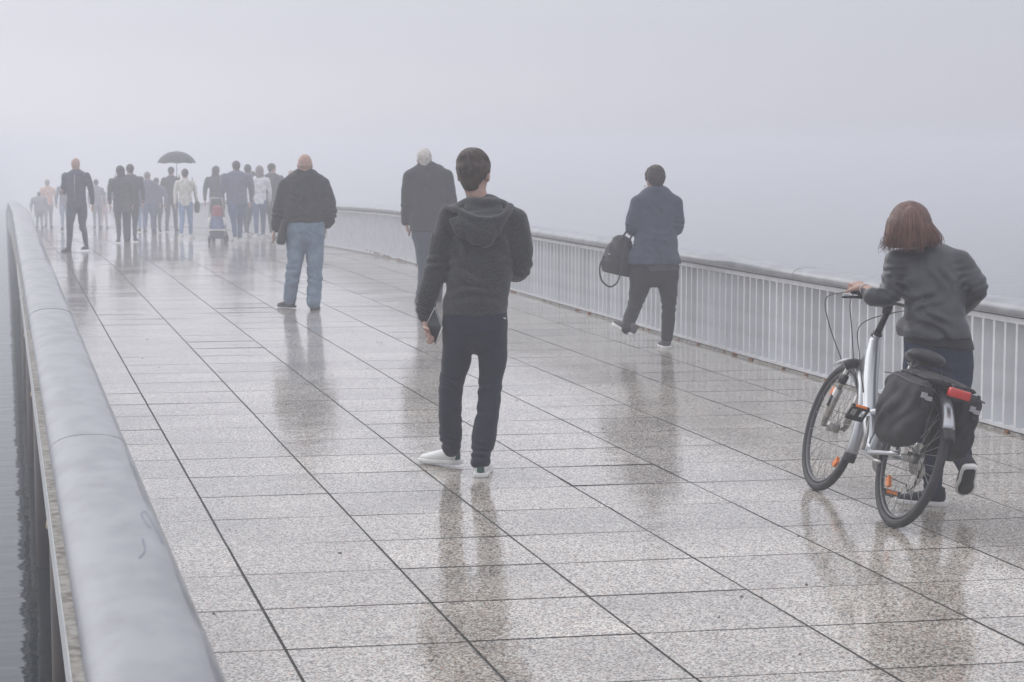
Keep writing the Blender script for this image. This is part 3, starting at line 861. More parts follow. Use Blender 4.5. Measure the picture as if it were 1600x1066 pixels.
    a1 = (P(689, 508, .02) - P(668, 508, .06)).normalized()
    tb = empty('tablet', P(677, 510, -.02)); tag(tb, 'slim dark tablet with silver edge held by the man in the grey hoodie', 'tablet')
    q = [P(680, 481, -.02), P(691, 511, -.09), P(681, 538, -.05), P(667, 507, .02)]
    nrm = (q[1] - q[3]).cross(q[0] - q[2]).normalized()
    if nrm.dot(CF) > 0: nrm = -nrm
    for nm, sh, th0, th1, mm in (('tablet_case', 1.0, -.004, .004, M['silver']), ('screen', .93, .0042, .0056, mat('dark navy glass', (0.006, 0.008, 0.016), .5))):
        m = MB(); cc = sum(q, Vector()) / 4
        vs = [cc + (p - cc) * sh + nrm * z - tb.location for z in (th0, th1) for p in q]
        m.add(vs, [(0, 1, 2, 3), (7, 6, 5, 4), (0, 4, 5, 1), (1, 5, 6, 2), (2, 6, 7, 3), (3, 7, 4, 0)])
        m.build(nm, mm, tb, smooth=False)
    m = MB(); m.tube([q[0] - tb.location, q[3] - tb.location], .0052, n=8); m.tube([q[1] - tb.location, q[2] - tb.location], .0035, n=8); m.build('tablet_edge', M['white'], tb)
hoodie_man()

# ------------------------------------------------------------------ bicycle
BM = Matrix.Translation(Vector((4.06, 8.74, 0.0))) @ Matrix.Rotation(R(87.2), 4, 'Z') @ Matrix.Rotation(R(16.5), 4, 'X')
def bicycle():
    root = bpy.data.objects.new('bicycle', None); COL.objects.link(root); root.matrix_world = BM
    tag(root, 'silver city bicycle with low frame pushed by the woman in the grey jacket', 'bicycle')
    Rw = .345
    def wheel(cx, spoke_n, refl, steer=None, par=None):
        wr = bpy.data.objects.new('wheel', None); COL.objects.link(wr); wr.parent = par or root
        wr.location = (cx[0], 0, cx[1])
        ring = lambda r, n=72: [(r * math.cos(2 * math.pi * i / n), 0, r * math.sin(2 * math.pi * i / n)) for i in range(n)]
        m = MB(); m.tube(ring(Rw - .021), .021, n=12, closed=True, lat=(0, 1, 0)); m.build('tyre', M['rubber'], wr)
        m = MB(); m.tube(ring(Rw - .049), [(.012, .009)] * 72, n=8, closed=True, lat=(0, 1, 0)); m.build('rim', mat('grey alloy', (0.10, .10, .105), .4, metal=.6), wr)
        m = MB(); m.tube([(0, -.05, 0), (0, -.03, 0), (0, -.028, 0), (0, .028, 0), (0, .03, 0), (0, .05, 0)], [.007, .007, .026, .026, .007, .007], n=14); m.build('hub', M['steel'], wr)
        m = MB()
        for i in range(spoke_n):
            a = 2 * math.pi * i / spoke_n; sd = .026 if i % 2 else -.026
            b_ = a + (.9 if (i // 2) % 2 else -.9)
            m.tube([(.022 * math.cos(b_), sd, .022 * math.sin(b_)), ((Rw - .055) * math.cos(a), sd * .15, (Rw - .055) * math.sin(a))], .0013, n=4)
        m.build('spokes', M['steel'], wr)
        for a in refl:
            m = MB(); r_ = Rw - .11; d = Vector((math.cos(R(a)), 0, math.sin(R(a)))); tn = Vector((-d.z, 0, d.x))
            c = d * r_
            vs = [c + tn * x + d * z + Vector((0, y, 0)) for y in (-.012, .004) for x, z in ((-.03, -.014), (.03, -.014), (.022, .016), (-.022, .016))]
            m.add(vs, [(0, 1, 2, 3), (7, 6, 5, 4), (0, 4, 5, 1), (1, 5, 6, 2), (2, 6, 7, 3), (3, 7, 4, 0)])
            m.build('reflector', M['orange'], wr, smooth=False)
        return wr
    wheel((0, Rw), 36, (-40,))
    # front assembly turned about the steering axis
    sa0 = Vector((.875, 0, .78)); sdir = Vector((-.33, 0, 1)).normalized()
    FA = Matrix.Translation(sa0) @ Matrix.Rotation(R(0), 4, sdir) @ Matrix.Translation(-sa0)
    fa = bpy.data.objects.new('front_assembly', None); COL.objects.link(fa); fa.parent = root; fa.matrix_local = FA
    # keep nesting shallow: parts below hang directly on the bicycle with the turned matrix
    COL.objects.unlink(fa); bpy.data.objects.remove(fa)
    def F_(p): return FA @ Vector(p)
    wf = wheel((1.06, Rw), 36, (50, 225))
    wf.matrix_local = FA @ Matrix.Translation((1.06, 0, Rw))
    # frame
    m = MB()
    m.tube([(.852, 0, .85), (.815, 0, .75), (.73, 0, .60), (.63, 0, .465), (.54, 0, .365), (.47, 0, .295)], [(.030, .034), (.038, .046), (.040, .048), (.036, .042), (.030, .036), (.025, .028)], n=16, lat=(0, 1, 0), smooth=5)
    m.tube([(.90, 0, .67), (.835, 0, .87)], .026, n=16)
    m.tube([(.46, 0, .30), (.44, 0, .38), (.40, 0, .50), (.36, 0, .62)], [.024, .022, .019, .017], n=12, smooth=3)
    m.tube([(.62, 0, .485), (.52, 0, .50), (.41, 0, .47)], [.02, .017, .017], n=10, smooth=4)
    for q in (-1, 1):
        m.tube([(.44, q * .03, .29), (.38, q * .045, .30), (0.02, q * .062, .345)], [.014, .013, .010], n=10, smooth=3)
        m.tube([(.39, q * .02, .54), (.30, q * .05, .50), (.01, q * .064, .36)], [.010, .010, .008], n=8, smooth=3)
    m.tube([(.46, -.04, .297), (.46, .04, .297)], .024, n=16)
    m.build('frame', M['silver'], root)
    # fork with suspension legs
    m = MB()
    for q in (-1, 1):
        m.tube([F_((1.045, q * .062, .36)), F_((1.01, q * .062, .46)), F_((.975, q * .062, .55))], [.016, .021, .023], n=12)
        m.tube([F_((.975, q * .062, .55)), F_((.935, q * .062, .66))], .014, n=10)
        m.tube([F_((1.06, q * .058, .345)), F_((1.045, q * .062, .37))], [.016, .016], n=8)
    m.build('fork', M['steel'], root)
    m = MB(); m.tube([F_((.935, -.085, .675)), F_((.93, -.04, .70)), F_((.93, .04, .70)), F_((.935, .085, .675))], [.026, .026, .026, .026], n=10, smooth=2)
    m.tube([F_((.965, .062, .585)), F_((.95, .062, .625))], .024, n=10); m.tube([F_((.965, -.062, .585)), F_((.95, -.062, .625))], .024, n=10)
    m.tube([F_((1.012, .078, .45)), F_((.99, .078, .51))], .012, n=8)
    m.tube([F_((.99, .05, .64)), F_((.90, .08, .60))], .014, n=8)
    m.build('fork_crown', M['plastic'], root)
    # front and rear mudguards
    def guard(cx, a0, a1, T, name='mudguard', flap=None):
        v, f = [], []
        n = 28; wd = [(-.030, -.014), (-.026, .0), (-.014, .008), (0, .011), (.014, .008), (.026, 0), (.030, -.014)]
        for i in range(n + 1):
            a = R(a0 + (a1 - a0) * i / n)
            for y, dr in wd:
                r_ = Rw + .018 + dr
                v.append(T @ Vector((cx + r_ * math.cos(a), y, Rw + r_ * math.sin(a))))
        k = len(wd)
        for i in range(n):
            for j in range(k - 1): f.append((i * k + j, (i + 1) * k + j, (i + 1) * k + j + 1, i * k + j + 1))
        o = add_mesh(name, v, f, M['silver'], root)
        sl = o.modifiers.new('solid', 'SOLIDIFY'); sl.thickness = .003
        if flap:
            v, f = [], []
            for i in range(6):
                a = R(a1 + flap * i / 5)
                for y, dr in wd: v.append(T @ Vector((cx + (Rw + .018 + dr + i * .003) * math.cos(a), y * (1 - i * .04), Rw + (Rw + .018 + dr + i * .003) * math.sin(a))))
            for i in range(5):
                for j in range(k - 1): f.append((i * k + j, (i + 1) * k + j, (i + 1) * k + j + 1, i * k + j + 1))
            o2 = add_mesh('mud_flap', v, f, M['rubber'], o); s2 = o2.modifiers.new('solid', 'SOLIDIFY'); s2.thickness = .004
    guard(1.06, 62, 195, FA, flap=6)
    guard(0, 40, 150, Matrix.Identity(4), flap=9)
    # stem, bars, grips, levers
    m = MB(); top = sa0 + sdir * .07
    st = [F_((.842, 0, .87)), F_((.815, 0, .95)), F_((.80, 0, 1.0))]
    m.tube(st, [.019, .017, .018], n=14)
    m.tube([F_((.845, 0, .86)), F_((.838, 0, .885))], [.030, .026], n=16)
    m.tube([F_((.80, 0, .99)), F_((.81, 0, 1.03)), F_((.825, 0, 1.055))], [.024, .026, .022], n=12)
    m.build('stem', M['plastic'], root)
    m = MB()
    bar = [F_((.70, .245, 1.05)), F_((.775, .17, 1.055)), F_((.81, .12, 1.058)), F_((.825, .05, 1.055)), F_((.825, -.05, 1.055)), F_((.81, -.12, 1.058)), F_((.775, -.17, 1.055)), F_((.70, -.245, 1.05))]
    m.tube(bar, .0115, n=10, smooth=4)
    hb = m.build('handlebar', M['steel'], root)
    for q in (0, 1):
        m = MB()
        a_, b2 = (bar[0], bar[1]) if q == 0 else (bar[-1], bar[-2])
        m.tube([a_ + (a_ - b2) * .10, a_, a_ + (b2 - a_) * .5, a_ + (b2 - a_) * 1.05], [.018, .0185, .016, .017], n=12)
        m.build('grip', M['rubber'], hb)
        sgn = 1 if q == 0 else -1
        m = MB(); m.tube([b2 + Vector((.03, -sgn * .02, -.02)), b2 + Vector((.03, sgn * .02, -.03)), a_ + Vector((.045, sgn * .03, -.045))], [.010, .007, .006], n=8, smooth=3)
        m.tube([b2 + Vector((.02, 0, 0)), b2 + Vector((.045, -sgn * .01, .0))], .02, n=10)
        m.build('brake_lever', M['plastic'], hb)
    for pts in ([F_((.74, .26, 1.04)), F_((.90, .30, .98)), F_((1.02, .20, .86)), F_((.99, .09, .70))],
                [F_((.76, .22, 1.04)), F_((.86, .18, .98)), F_((.93, .10, .85)), F_((.90, .04, .66))],
                [F_((.80, -.15, 1.04)), F_((.95, -.12, 1.02)), F_((.97, .05, .90)), F_((.86, .05, .74)), F_((.70, .04, .57))],
                [F_((.42, .05, .34)), F_((.30, .07, .46)), F_((.05, .085, .40))]):
        m = MB(); m.tube(pts, .0028, n=6, smooth=8); m.build('brake_cable', M['plastic'], root)
    # saddle and seat post
    m = MB(); m.tube([(.36, 0, .60), (.30, 0, .79)], .0135, n=12); m.build('seat_post', M['steel'], root)
    B = Blob(.006)
    B.chain([(Vector((.38, -.0, .812)), .022, .020), (Vector((.31, 0, .808)), .036, .028), (Vector((.23, 0, .812)), .080, .036), (Vector((.165, 0, .822)), .102, .040), (Vector((.135, 0, .822)), .088, .034)], (0, 1, 0), k=.02)
    B.build('saddle', mat('black saddle leather', (.018, .018, .02), .45, bump=.2, bscale=200), root)
    m = MB()
    for q in (-1, 1): m.tube([(.13, q * .03, .79), (.20, q * .03, .765), (.32, q * .02, .775)], .004, n=6, smooth=3)
    m.tube([(.145, -.07, .79), (.11, -.075, .755), (.10, 0, .75), (.11, .075, .755), (.145, .07, .79)], .0045, n=6, smooth=4)
    m.build('saddle_rails', M['plastic'], root)
    # rack
    m = MB()
    zr = .735
    for y in (-.055, 0, .055): m.tube([(.20, y, zr), (-.24, y, zr)], .005, n=6)
    m.tube([(.20, -.055, zr), (.22, 0, zr), (.20, .055, zr)], .005, n=6, smooth=3)
    m.tube([(-.24, -.055, zr), (-.27, 0, zr - .005), (-.24, .055, zr)], .005, n=6, smooth=3)
    for q in (-1, 1):
        m.tube([(.02, q * .075, .36), (.02, q * .06, zr)], .005, n=6); m.tube([(.02, q * .075, .36), (-.16, q * .058, zr)], .005, n=6)
    m.build('rack', M['plastic'], root)
    lt = MB(); lt.box((-.325, -.054, .675), (-.285, .054, .718)); o = lt.build('rear_light', M['red'], root, smooth=True, bevel=.008)
    lt = MB(); lt.box((-.29, -.03, .66), (-.25, .03, .735)); lt.build('light_bracket', M['plastic'], root, bevel=.004)
    # crank, pedals, chain, sprockets
    ca = R(150)
    cd = Vector((math.cos(ca), 0, math.sin(ca)))
    bb = Vector((.46, 0, .297))
    for q, nm in ((1, 'l'), (-1, 'r')):
        # left pedal up and forward, right pedal down and back
        dd = Vector((.05, 0, 1)).normalized() * q
        m = MB(); a_ = bb + Vector((0, q * .055, 0)); e_ = a_ + dd * .17 + Vector((0, q * .02, 0))
        m.tube([a_, a_ + dd * .08, e_], [(.016, .010), (.011, .009), (.013, .009)], n=10, lat=(1, 0, 0)); cr = m.build('crank', M['steel'], root)
        m = MB(); c = e_ + Vector((0, q * .06, 0))
        rot = Matrix.Rotation(R(50 if q > 0 else 10), 3, 'Y')
        pm = MB()
        pm.box((-.045, -.048, -.013), (-.030, .048, .013)); pm.box((.030, -.048, -.013), (.045, .048, .013))
        pm.box((-.030, -.048, -.010), (.030, -.036, .010)); pm.box((-.030, .036, -.010), (.030, .048, .010)); pm.box((-.030, -.012, -.012), (.030, .012, .012))
        pm.v = [c + rot @ v for v in pm.v]
        pd = pm.build('pedal', M['plastic'], cr, smooth=False, bevel=.003)
        rm = MB(); rm.box((-.0475, -.03, -.009), (-.0455, .03, .009)); rm.v = [c + rot @ v for v in rm.v]
        rm.build('pedal_reflector', M['orange'], pd, smooth=False)
    m = MB()
    def disc(c, r, th, n=30):
        m.tube([Vector(c) - Vector((0, th, 0)), Vector(c) + Vector((0, th, 0))], r, n=n)
    disc((.46, -.045, .297), .088, .002); m.build('chainring', M['steel'], root)
    m = MB()
    for i in range(6): m.tube([(0, -.048 + i * .004, .345), (0, -.0465 + i * .004, .345)], .030 + i * .007, n=26)
    m.tube([(0.0, -.03, .345), (0, -.026, .345)], .078, n=26)
    m.build('cassette', M['steel'], root)
    m = MB()
    m.tube([(.46, -.046, .385), (0, -.044, .385), (-.04, -.044, .345), (-.03, -.044, .31), (.0, -.06, .25), (.03, -.06, .20), (.06, -.055, .18), (.08, -.05, .21), (.46, -.046, .209), (.53, -.046, .25), (.545, -.046, .30), (.51, -.046, .37)], [(.004, .003)] * 12, n=6, closed=True)
    m.build('chain', mat('oily chain', (.06, .055, .05), .4, metal=.7), root)
    m = MB(); m.tube([(0, -.062, .335), (-.01, -.07, .29), (.02, -.07, .24), (.045, -.068, .19)], [.010, .016, .009, .009], n=8, smooth=2)
    for c in ((.0, -.065, .25), (.045, -.065, .195)): m.tube([Vector(c) - Vector((0, .005, 0)), Vector(c) + Vector((0, .005, 0))], .022, n=14)
    m.build('derailleur', M['steel'], root)
    m = MB(); m.tube([(.40, .05, .28), (.20, .09, .275), (.10, .10, .28)], [.010, .008, .009], n=8); m.build('kickstand', M['steel'], root)
    return bar[0]
GRIP = bicycle()

def pannier():
    root = bpy.data.objects.new('pannier_bags', None); COL.objects.link(root); root.matrix_world = BM
    tag(root, 'baggy black double pannier with grey reflective patches over the rear rack of the bicycle', 'pannier')
    fab = mat('black nylon', (.020, .018, .020), .75, var=.25, vscale=9, bump=.3, bscale=26)
    grey = mat('reflective tape', (.34, .33, .35), .35)
    for q in (1, -1):
        B = Blob(.008)
        y0 = q * .125
        B.chain([(Vector((.14, y0, .665)), .052, .055), (Vector((-.02, y0 + q * .012, .665)), .062, .06), (Vector((-.20, y0, .655)), .052, .055)], (0, 1, 0), k=.04)
        B.chain([(Vector((.11, y0 + q * .005, .55)), .062, .10), (Vector((-.02, y0 + q * .025, .54)), .080, .11), (Vector((-.19, y0 + q * .005, .54)), .058, .10)], (0, 1, 0), k=.04)
        B.chain([(Vector((.09, y0, .450)), .05, .055), (Vector((-.04, y0 + q * .02, .43)), .062, .06), (Vector((-.17, y0, .450)), .05, .05)], (0, 1, 0), k=.035)
        B.fold(Vector((-.02, y0 + q * .08, .52)), .22, Vector((1, .3, .7)), .14, .010, 1.0)
        B.fold(Vector((-.18, y0, .55)), .14, Vector((.3, 1, .5)), .08, .006, 1.0)
        B.fold(Vector((.1, y0 + q * .06, .66)), .12, Vector((.8, .3, -.7)), .09, .006, 1.0)
        B.ripple(.003, 22, 1)
        o = B.build('bag', fab, root)
        m = MB(); m.tube([(.16, y0 + q * .06, .70), (.0, y0 + q * .075, .705), (-.2, y0 + q * .06, .69), (-.25, y0, .69)], .0035, n=5, smooth=4); m.build('piping', mat('worn grey piping', (.09, .08, .085), .7), o)
        m = MB(); m.box((-.264, y0 - .012, .60), (-.255, y0 + .012, .62)); m.build('buckle', M['plastic'], o, smooth=False)
        m = MB(); m.box((-.259, y0 - .025, .628), (-.252, y0 + .008, .648)); m.box((-.259, y0 + .002, .634), (-.251, y0 + .030, .660))
        m.build('reflective_patch', grey, o, smooth=False)
        m = MB(); m.tube([(-.225, y0 + q * .01, .715), (-.25, y0 + q * .012, .66), (-.262, y0 + q * .012, .58)], [(.010, .003)] * 3, n=6, lat=(0, 1, 0), smooth=3)
        m.build('strap', fab, o)
    B = Blob(.007)
    B.chain([(Vector((.14, 0, .728)), .12, .022), (Vector((0, 0, .732)), .15, .026), (Vector((-.20, 0, .724)), .13, .020)], (0, 1, 0), k=.02)
    B.fold(Vector((-.05, 0, .74)), .2, Vector((1, .6, 0)), .09, .004, 1.0)
    B.build('top_flap', fab, root)
pannier()

# ---- woman pushing the bicycle
def cyclist():
    t = 10.15; s = t / FPX
    P = lambda x, y, d=0: at(x, y, t + d)
    base = P(1470, 790); base.z = 0
    top = cloth('slate grey jacket cloth', (0.027, 0.029, 0.035), rough=.42, var=.12, vscale=20)
    denim = mat('dark blue denim', (0.016, 0.024, 0.060), .85, col2=(0.008, 0.012, 0.032), vscale=18, bump=.3, bscale=150)
    torso = [(P(1450, 390, .10), 26 * s, .062), (P(1452, 412, .06), 52 * s, .095), (P(1456, 440, .03), 50 * s, .105), (P(1460, 475, 0), 47 * s, .10), (P(1462, 505, -.02), 49 * s, .11), (P(1464, 535, -.02), 55 * s, .125)]
    arm_l = [(P(1402, 408, .05), 20 * s, .060), (P(1396, 435, .03), 18.5 * s, .056), (P(1388, 462, .0), 17.5 * s, .052), (P(1364, 464, -.06), 15.0 * s, .044)]
    arm_r = [(P(1500, 410, .06), 20 * s, .062), (P(1514, 428, .04), 18.5 * s, .056), (P(1527, 450, .0), 16.5 * s, .052), (P(1516, 469, .06), 14.5 * s, .046), (P(1500, 486, .12), 12 * s, .038)]
    gw = BM @ GRIP + Vector((.02, .012, 0))
    el_ = P(1364, 464, -.06); fd = (el_ - gw).normalized()
    arm_l += [(gw + fd * .11 + UP * .012, .034, .032), (gw + fd * .085 + UP * .016, .031, .030)]
    leg_l = [(P(1440, 575), 28 * s, .10), (P(1444, 620, .03), 25 * s, .09), (P(1450, 670, .06), 20 * s, .072), (P(1456, 720, .05), 17.5 * s, .064), (P(1458, 770, .02), 14 * s, .05)]
    leg_r = [(P(1492, 575), 27 * s, .10), (P(1492, 620, .04), 24 * s, .088), (P(1492, 665, .02), 19.5 * s, .07), (P(1500, 700, -.05), 17 * s, .058), (P(1508, 728, -.12), 13 * s, .046)]
    pel = [(P(1464, 528), 52 * s, .118), (P(1466, 560), 54 * s, .135), (P(1466, 588), 52 * s, .125)]
    def ex(T):
        T.chain([(P(1420, 402, .08), .03, .035), (P(1450, 392, .04), .03, .035), (P(1482, 400, .08), .03, .035)], UP, k=.04)
        T.ell(P(1411, 515, .03), (.03, .05, .06), k=.03)
    folds = [(P(1462, 505, -.1), .17, UP + CR * .5, .07, .007, 1.3), (P(1450, 470, -.1), .14, UP - CR * .6, .07, .006, 1.3), (P(1392, 455), .09, UP + CR * .9, .045, .007, 1.4), (P(1400, 425), .07, UP - CR * .3, .05, .006), (P(1530, 450), .09, UP - CR * .9, .045, .007, 1.4), (P(1470, 430, -.1), .14, CR + UP * .3, .09, .005), (P(1365, 462), .07, CR, .045, .005), (P(1508, 425), .08, UP - CR * .5, .05, .005)]
    pf = [(P(1500, 700, -.05), .10, UP, .06, .006), (P(1466, 580, -.1), .12, UP + CR * .4, .09, .005), (P(1457, 745), .1, UP, .06, .005)]
    W = P(1337, 446, -.12)
    kn = gw + Vector((0, .02, .012))
    hd = (kn - W)
    hl = hand(gw + fd * .078 + UP * .030, -fd + UP * .05, Vector((.1, .1, -1)), s=.95, curl=(75, 80, 50), side=-1, thumb=(30, 10))
    hl2 = None
    heelL = P(1476, 796, .0); heelL.z = 0.0
    shoeC = mat('dark navy canvas shoe', (.02, .022, .03), .8)
    toeR = P(1517, 790, -.12)
    d_r = (P(1515, 788, -.10) - P(1514, 733, -.24)).normalized()
    heelR = P(1516, 733, -.27)
    shoes = [shoe(heelL, -CR * .88 + HF * .45, L=.255, w=.042, hgt=.08, m_up=shoeC, m_sole=M['white'], cell=.006),
             shoe(heelR, d_r * .95 + HF * .25 - CR * .12, up=HF * 1.0 + UP * .2, L=.215, w=.046, hgt=.075, m_up=shoeC, m_sole=M['white'], cell=.006, outsole=True)]
    def hair(body, base, c, ax, hs):
        B = Blob(.0065)
        B.ell(P(1424, 352, .0), (31 * s, .110, 32.5 * s), (CR, HF, UP), k=.02)
        B.chain([(P(1421, 345, .0), 31 * s, .100), (P(1420, 364, -.01), 33 * s, .092), (P(1424, 378, -.02), 31 * s, .076)], CR, k=.02)
        B.chain([(P(1440, 368, -.01), 14 * s, .06), (P(1454, 379, -.01), 4.5 * s, .035), (P(1472, 383, .0), 1.6 * s, .012)], CR, k=.02)
        B.chain([(P(1396, 350), 11 * s, .07), (P(1391, 366, .0), 9 * s, .06), (P(1386, 380, .02), 5 * s, .03)], CR, k=.02)
        B.clip(P(1430, 386, -.1), -UP + CR * .12)
        B.strands(P(1425, 325), .0035, 40, (CR, HF, UP))
        h_ = B.build('hair', hair_auburn, body, base)
        m = MB(); m_b = MB(); m_c = MB(); rn = random.Random(3)
        for i in range(620):                                   # strands falling from the parting
            a = rn.uniform(-1, 1); fr = rn.uniform(0, 1)
            x0 = 1423 + a * 9; x1 = 1424 + a * 31; x2 = 1425 + a * (34 if a > 0 else 37) + rn.uniform(-2, 2)
            dep = -math.sqrt(max(0, 1 - a * a)) * .112
            yend = 386 + rn.uniform(-9, 9) - (abs(a) * 6 if a < 0 else -abs(a) * 2)
            if a > .45: x2 += 26 * (a - .45) * rn.random(); yend = 380 + rn.uniform(-2, 6)
            w0 = rn.uniform(-1.5, 1.5)
            pts = [P(x0, 320.5 + rn.random() * 2 + abs(a) * 3, dep * .35), P((x0 + x1) / 2 + w0, 327 + abs(a) * 9, dep * .85), P(x1 + w0, 350, dep * 1.04 - .003), P(x2 + w0, 370, dep * .9 - .005), P(x2 + w0 * 2 + rn.uniform(-2, 2), yend, dep * .7 - .012)]
            out = 1.03 + rn.random() * .02
            (m, m_b, m_c)[i % 3].tube([p - base + (p - P(1424, 352)) * (out - 1) for p in pts], [.002, .0026, .0028, .0022, .0006], n=5, smooth=4)
        for i in range(90):                                    # wisps blown to the left
            x = rn.uniform(1384, 1402); y = rn.uniform(362, 376)
            pts = [P(x + 8, y - 14, .02), P(x, y, .02), P(x - rn.uniform(2, 12), y + rn.uniform(4, 14), .03), P(x - rn.uniform(0, 16), y + rn.uniform(12, 26), .03)]
            m.tube([p - base for p in pts], [.0018, .0014, .0010, .0005], n=4, smooth=3)
        m.build('hair_strands', hair_auburn, h_)
        m_b.build('hair_strands', mat('lighter auburn hair', (.19, .085, .055), .45), h_)
        m_c.build('hair_strands', mat('darker auburn hair', (.10, .042, .030), .5), h_)
    o = figure('woman with loose auburn hair in slate grey jacket and dark jeans pushing the silver bicycle', base, .0075,
               (P(1422, 352, .04), (HF * .75 - CR * .5 - UP * .45).normalized(), UP), torso, [arm_l, arm_r], [leg_l, leg_r], pel,
               dict(skin=M['skin'], top=top, legs=denim), P(1464, 527), extra=ex, folds=folds, pfolds=pf, shoes=shoes, hair=hair, hands=[hl],
               neck=P(1440, 395, .08), neck_r=.05, head_s=.95, ripple=.002, body_cell=.0065, hem_n=(0, 0, -1))
    B = Blob(.007); B.chain([(P(1464, 510), 48 * s, .108), (P(1465, 545), 56.5 * s, .145)], CR, k=.02, n=1); B.clip(P(1464, 540), -UP - CR * .12)
    B.build('undershirt', cloth('black jersey', (.012, .012, .014)), o, base)
    m = MB(); c = gw + fd * .068 + UP * .026 - base; bu = fd.cross(UP).normalized(); bv = fd.cross(bu)
    m.tube([c + bu * .031 * math.cos(a) + bv * .024 * math.sin(a) for a in [i * 6.283 / 16 for i in range(16)]], .0028, n=6, closed=True)
    m.build('bracelet', M['white'], o)
cyclist()

# ---- woman in the blue jacket
def blue_woman():
    t = 18.1; s = t / FPX
    P = lambda x, y, d=0: at(x, y, t + d)
    base = P(1030, 545); base.z = 0
    bl = cloth('dusty blue jacket cloth', (0.040, 0.050, 0.085), rough=.8, var=.1)
    dk = cloth('charcoal trousers cloth', (0.018, 0.018, 0.021))
    torso = [(P(1025, 297, .0), 10 * s, .05), (P(1026, 305), 24 * s, .085), (P(1026, 315), 32 * s, .11), (P(1026, 335), 31.5 * s, .12), (P(1026, 365), 30 * s, .13), (P(1024, 385), 35 * s, .155), (P(1021, 418), 44 * s, .19)]
    arm_l = [(P(998, 317), 13 * s, .065), (P(991, 340), 12.5 * s, .062), (P(988, 356, .0), 11 * s, .056), (P(990, 362, .14), 10 * s, .045), (P(995, 360, .24), 8 * s, .038)]
    arm_r = [(P(1054, 317), 13 * s, .065), (P(1058, 342), 11.5 * s, .06), (P(1058, 358, .02), 10 * s, .055), (P(1050, 362, .15), 9 * s, .045)]
    leg_l = [(P(1004, 424), 21 * s, .115), (P(999, 450), 15.5 * s, .09), (P(992, 477, -.02), 11.5 * s, .07), (P(984, 499, -.10), 10.5 * s, .062), (P(980, 514, -.16), 9 * s, .05)]
    leg_r = [(P(1040, 424), 21 * s, .115), (P(1044, 450, .0), 15 * s, .09), (P(1045, 480, .0), 11.2 * s, .07), (P(1044, 505, -.01), 10.5 * s, .062), (P(1042, 528, -.02), 9 * s, .05)]
    pel = [(P(1022, 404), 33 * s, .13), (P(1022, 418), 38 * s, .15), (P(1022, 425), 36 * s, .14)]
    folds = [(P(1026, 372, -.1), .16, UP, .08, .006), (P(1026, 330, -.1), .16, CR + UP * .3, .12, .005), (P(1022, 398, -.1), .2, CR, .13, .007), (P(988, 352), .1, UP + CR * .4, .07, .008), (P(1058, 352), .1, UP, .07, .008)]
    pf = [(P(995, 475), .12, UP + CR * .3, .08, .007), (P(1044, 480), .12, UP, .08, .007)]
    def ex(T):
        T.chain([(P(1008, 303, .02), .03, .04), (P(1025, 296, -.05), .03, .045), (P(1041, 303, .02), .03, .04)], UP, k=.03)
        T.chain([(P(1026, 369), 32 * s, .137), (P(1026, 373), 32.5 * s, .139)], CR, k=.008, n=1)
    heelR = P(1042, 545, -.04); heelR.z = 0
    shm = mat('grey canvas shoe', (.09, .08, .085), .8)
    # trailing foot, heel lifted
    hl = P(985, 517, -.28)
    shoes = [shoe(P(988, 525, -.17), Vector((-.55, .5, 0)) + UP * .35, up=UP + CR * .4, L=.22, w=.048, hgt=.085, m_up=shm, m_sole=M['white']),
             shoe(heelR, HF - CR * .1, L=.25, w=.052, hgt=.085, m_up=shm, m_sole=M['white'])]
    hw = hand(P(1000, 360, .26), -UP + HF, -CR, s=.95, curl=(50, 50, 30))
    o = figure('woman with short dark hair in belted blue jacket walking by the right railing', base, .010,
               (P(1023, 279), (HF - CR * .45).normalized(), UP), torso, [arm_l, arm_r], [leg_l, leg_r], pel,
               dict(skin=M['skin'], top=bl, legs=dk), P(1020, 412), extra=ex, folds=folds, pfolds=pf, shoes=shoes, hair=short_hair(hair_dark, grow=.018, amp=.004, low=-.055, tuft=120),
               hands=[hw], neck=P(1026, 298), neck_r=.055, head_s=.92, ripple=.003)
    B = Blob(.01); B.chain([(P(1023, 408), 36 * s, .15), (P(1024, 430), 41 * s, .175)], CR, k=.02, n=1); B.clip(P(1025, 422), -UP + CR * .05); B.clip(P(1008, 415), -CR * 1.0 - UP * .9)
    B.build('shirt_tail', cloth('grey jersey', (.055, .055, .06)), o, base)
    B = Blob(.008); B.chain([(P(1013, 293, .02), .012, .02), (P(1024, 290, -.045), .013, .02), (P(1036, 294, .02), .012, .02)], UP, k=.01)
    B.build('scarf', cloth('cream scarf', (.5, .42, .38)), o, base)
    # glasses
    m = MB(); c = P(1007, 291, .05) - base; m.tube([c + CF * .0, c + HF * .06 + CR * .02], .004, n=5); m.build('glasses', M['plastic'], o)
    # her handbag
    bg = empty('handbag', P(965, 425, .02)); tag(bg, 'large slouchy black handbag hanging on the arm of the woman in the blue jacket', 'handbag')
    fab = mat('black bag leather', (.018, .017, .019), .6, var=.2, vscale=12)
    bb = bg.location.copy()
    B = Blob(.010)
    Bl = Matrix.Rotation(R(12), 3, HF)
    B.chain([(P(972, 378, .05), 16 * s, .06), (P(969, 395, .05), 24 * s, .10), (P(966, 412, .05), 27 * s, .12), (P(966, 422, .05), 26 * s, .115)], CR, k=.03)
    B.fold(P(960, 400, -.08), .16, CR + UP * .3, .09, .008)
    B.ripple(.004, 20, 2)
    B.clip(P(960, 428, .05), -UP - CR * .22)
    B.build('bag_body', fab, bg, bb)
    m = MB()
    for dd in (-.05, .10):
        m.tube([p - bb for p in (P(968, 380, dd), P(976, 366, dd), P(984, 355, dd * .5 + .03), P(989, 352, dd * .3 + .06), P(988, 365, dd), P(982, 380, dd))], [(.010, .005)] * 6, n=6, lat=CR, smooth=4)
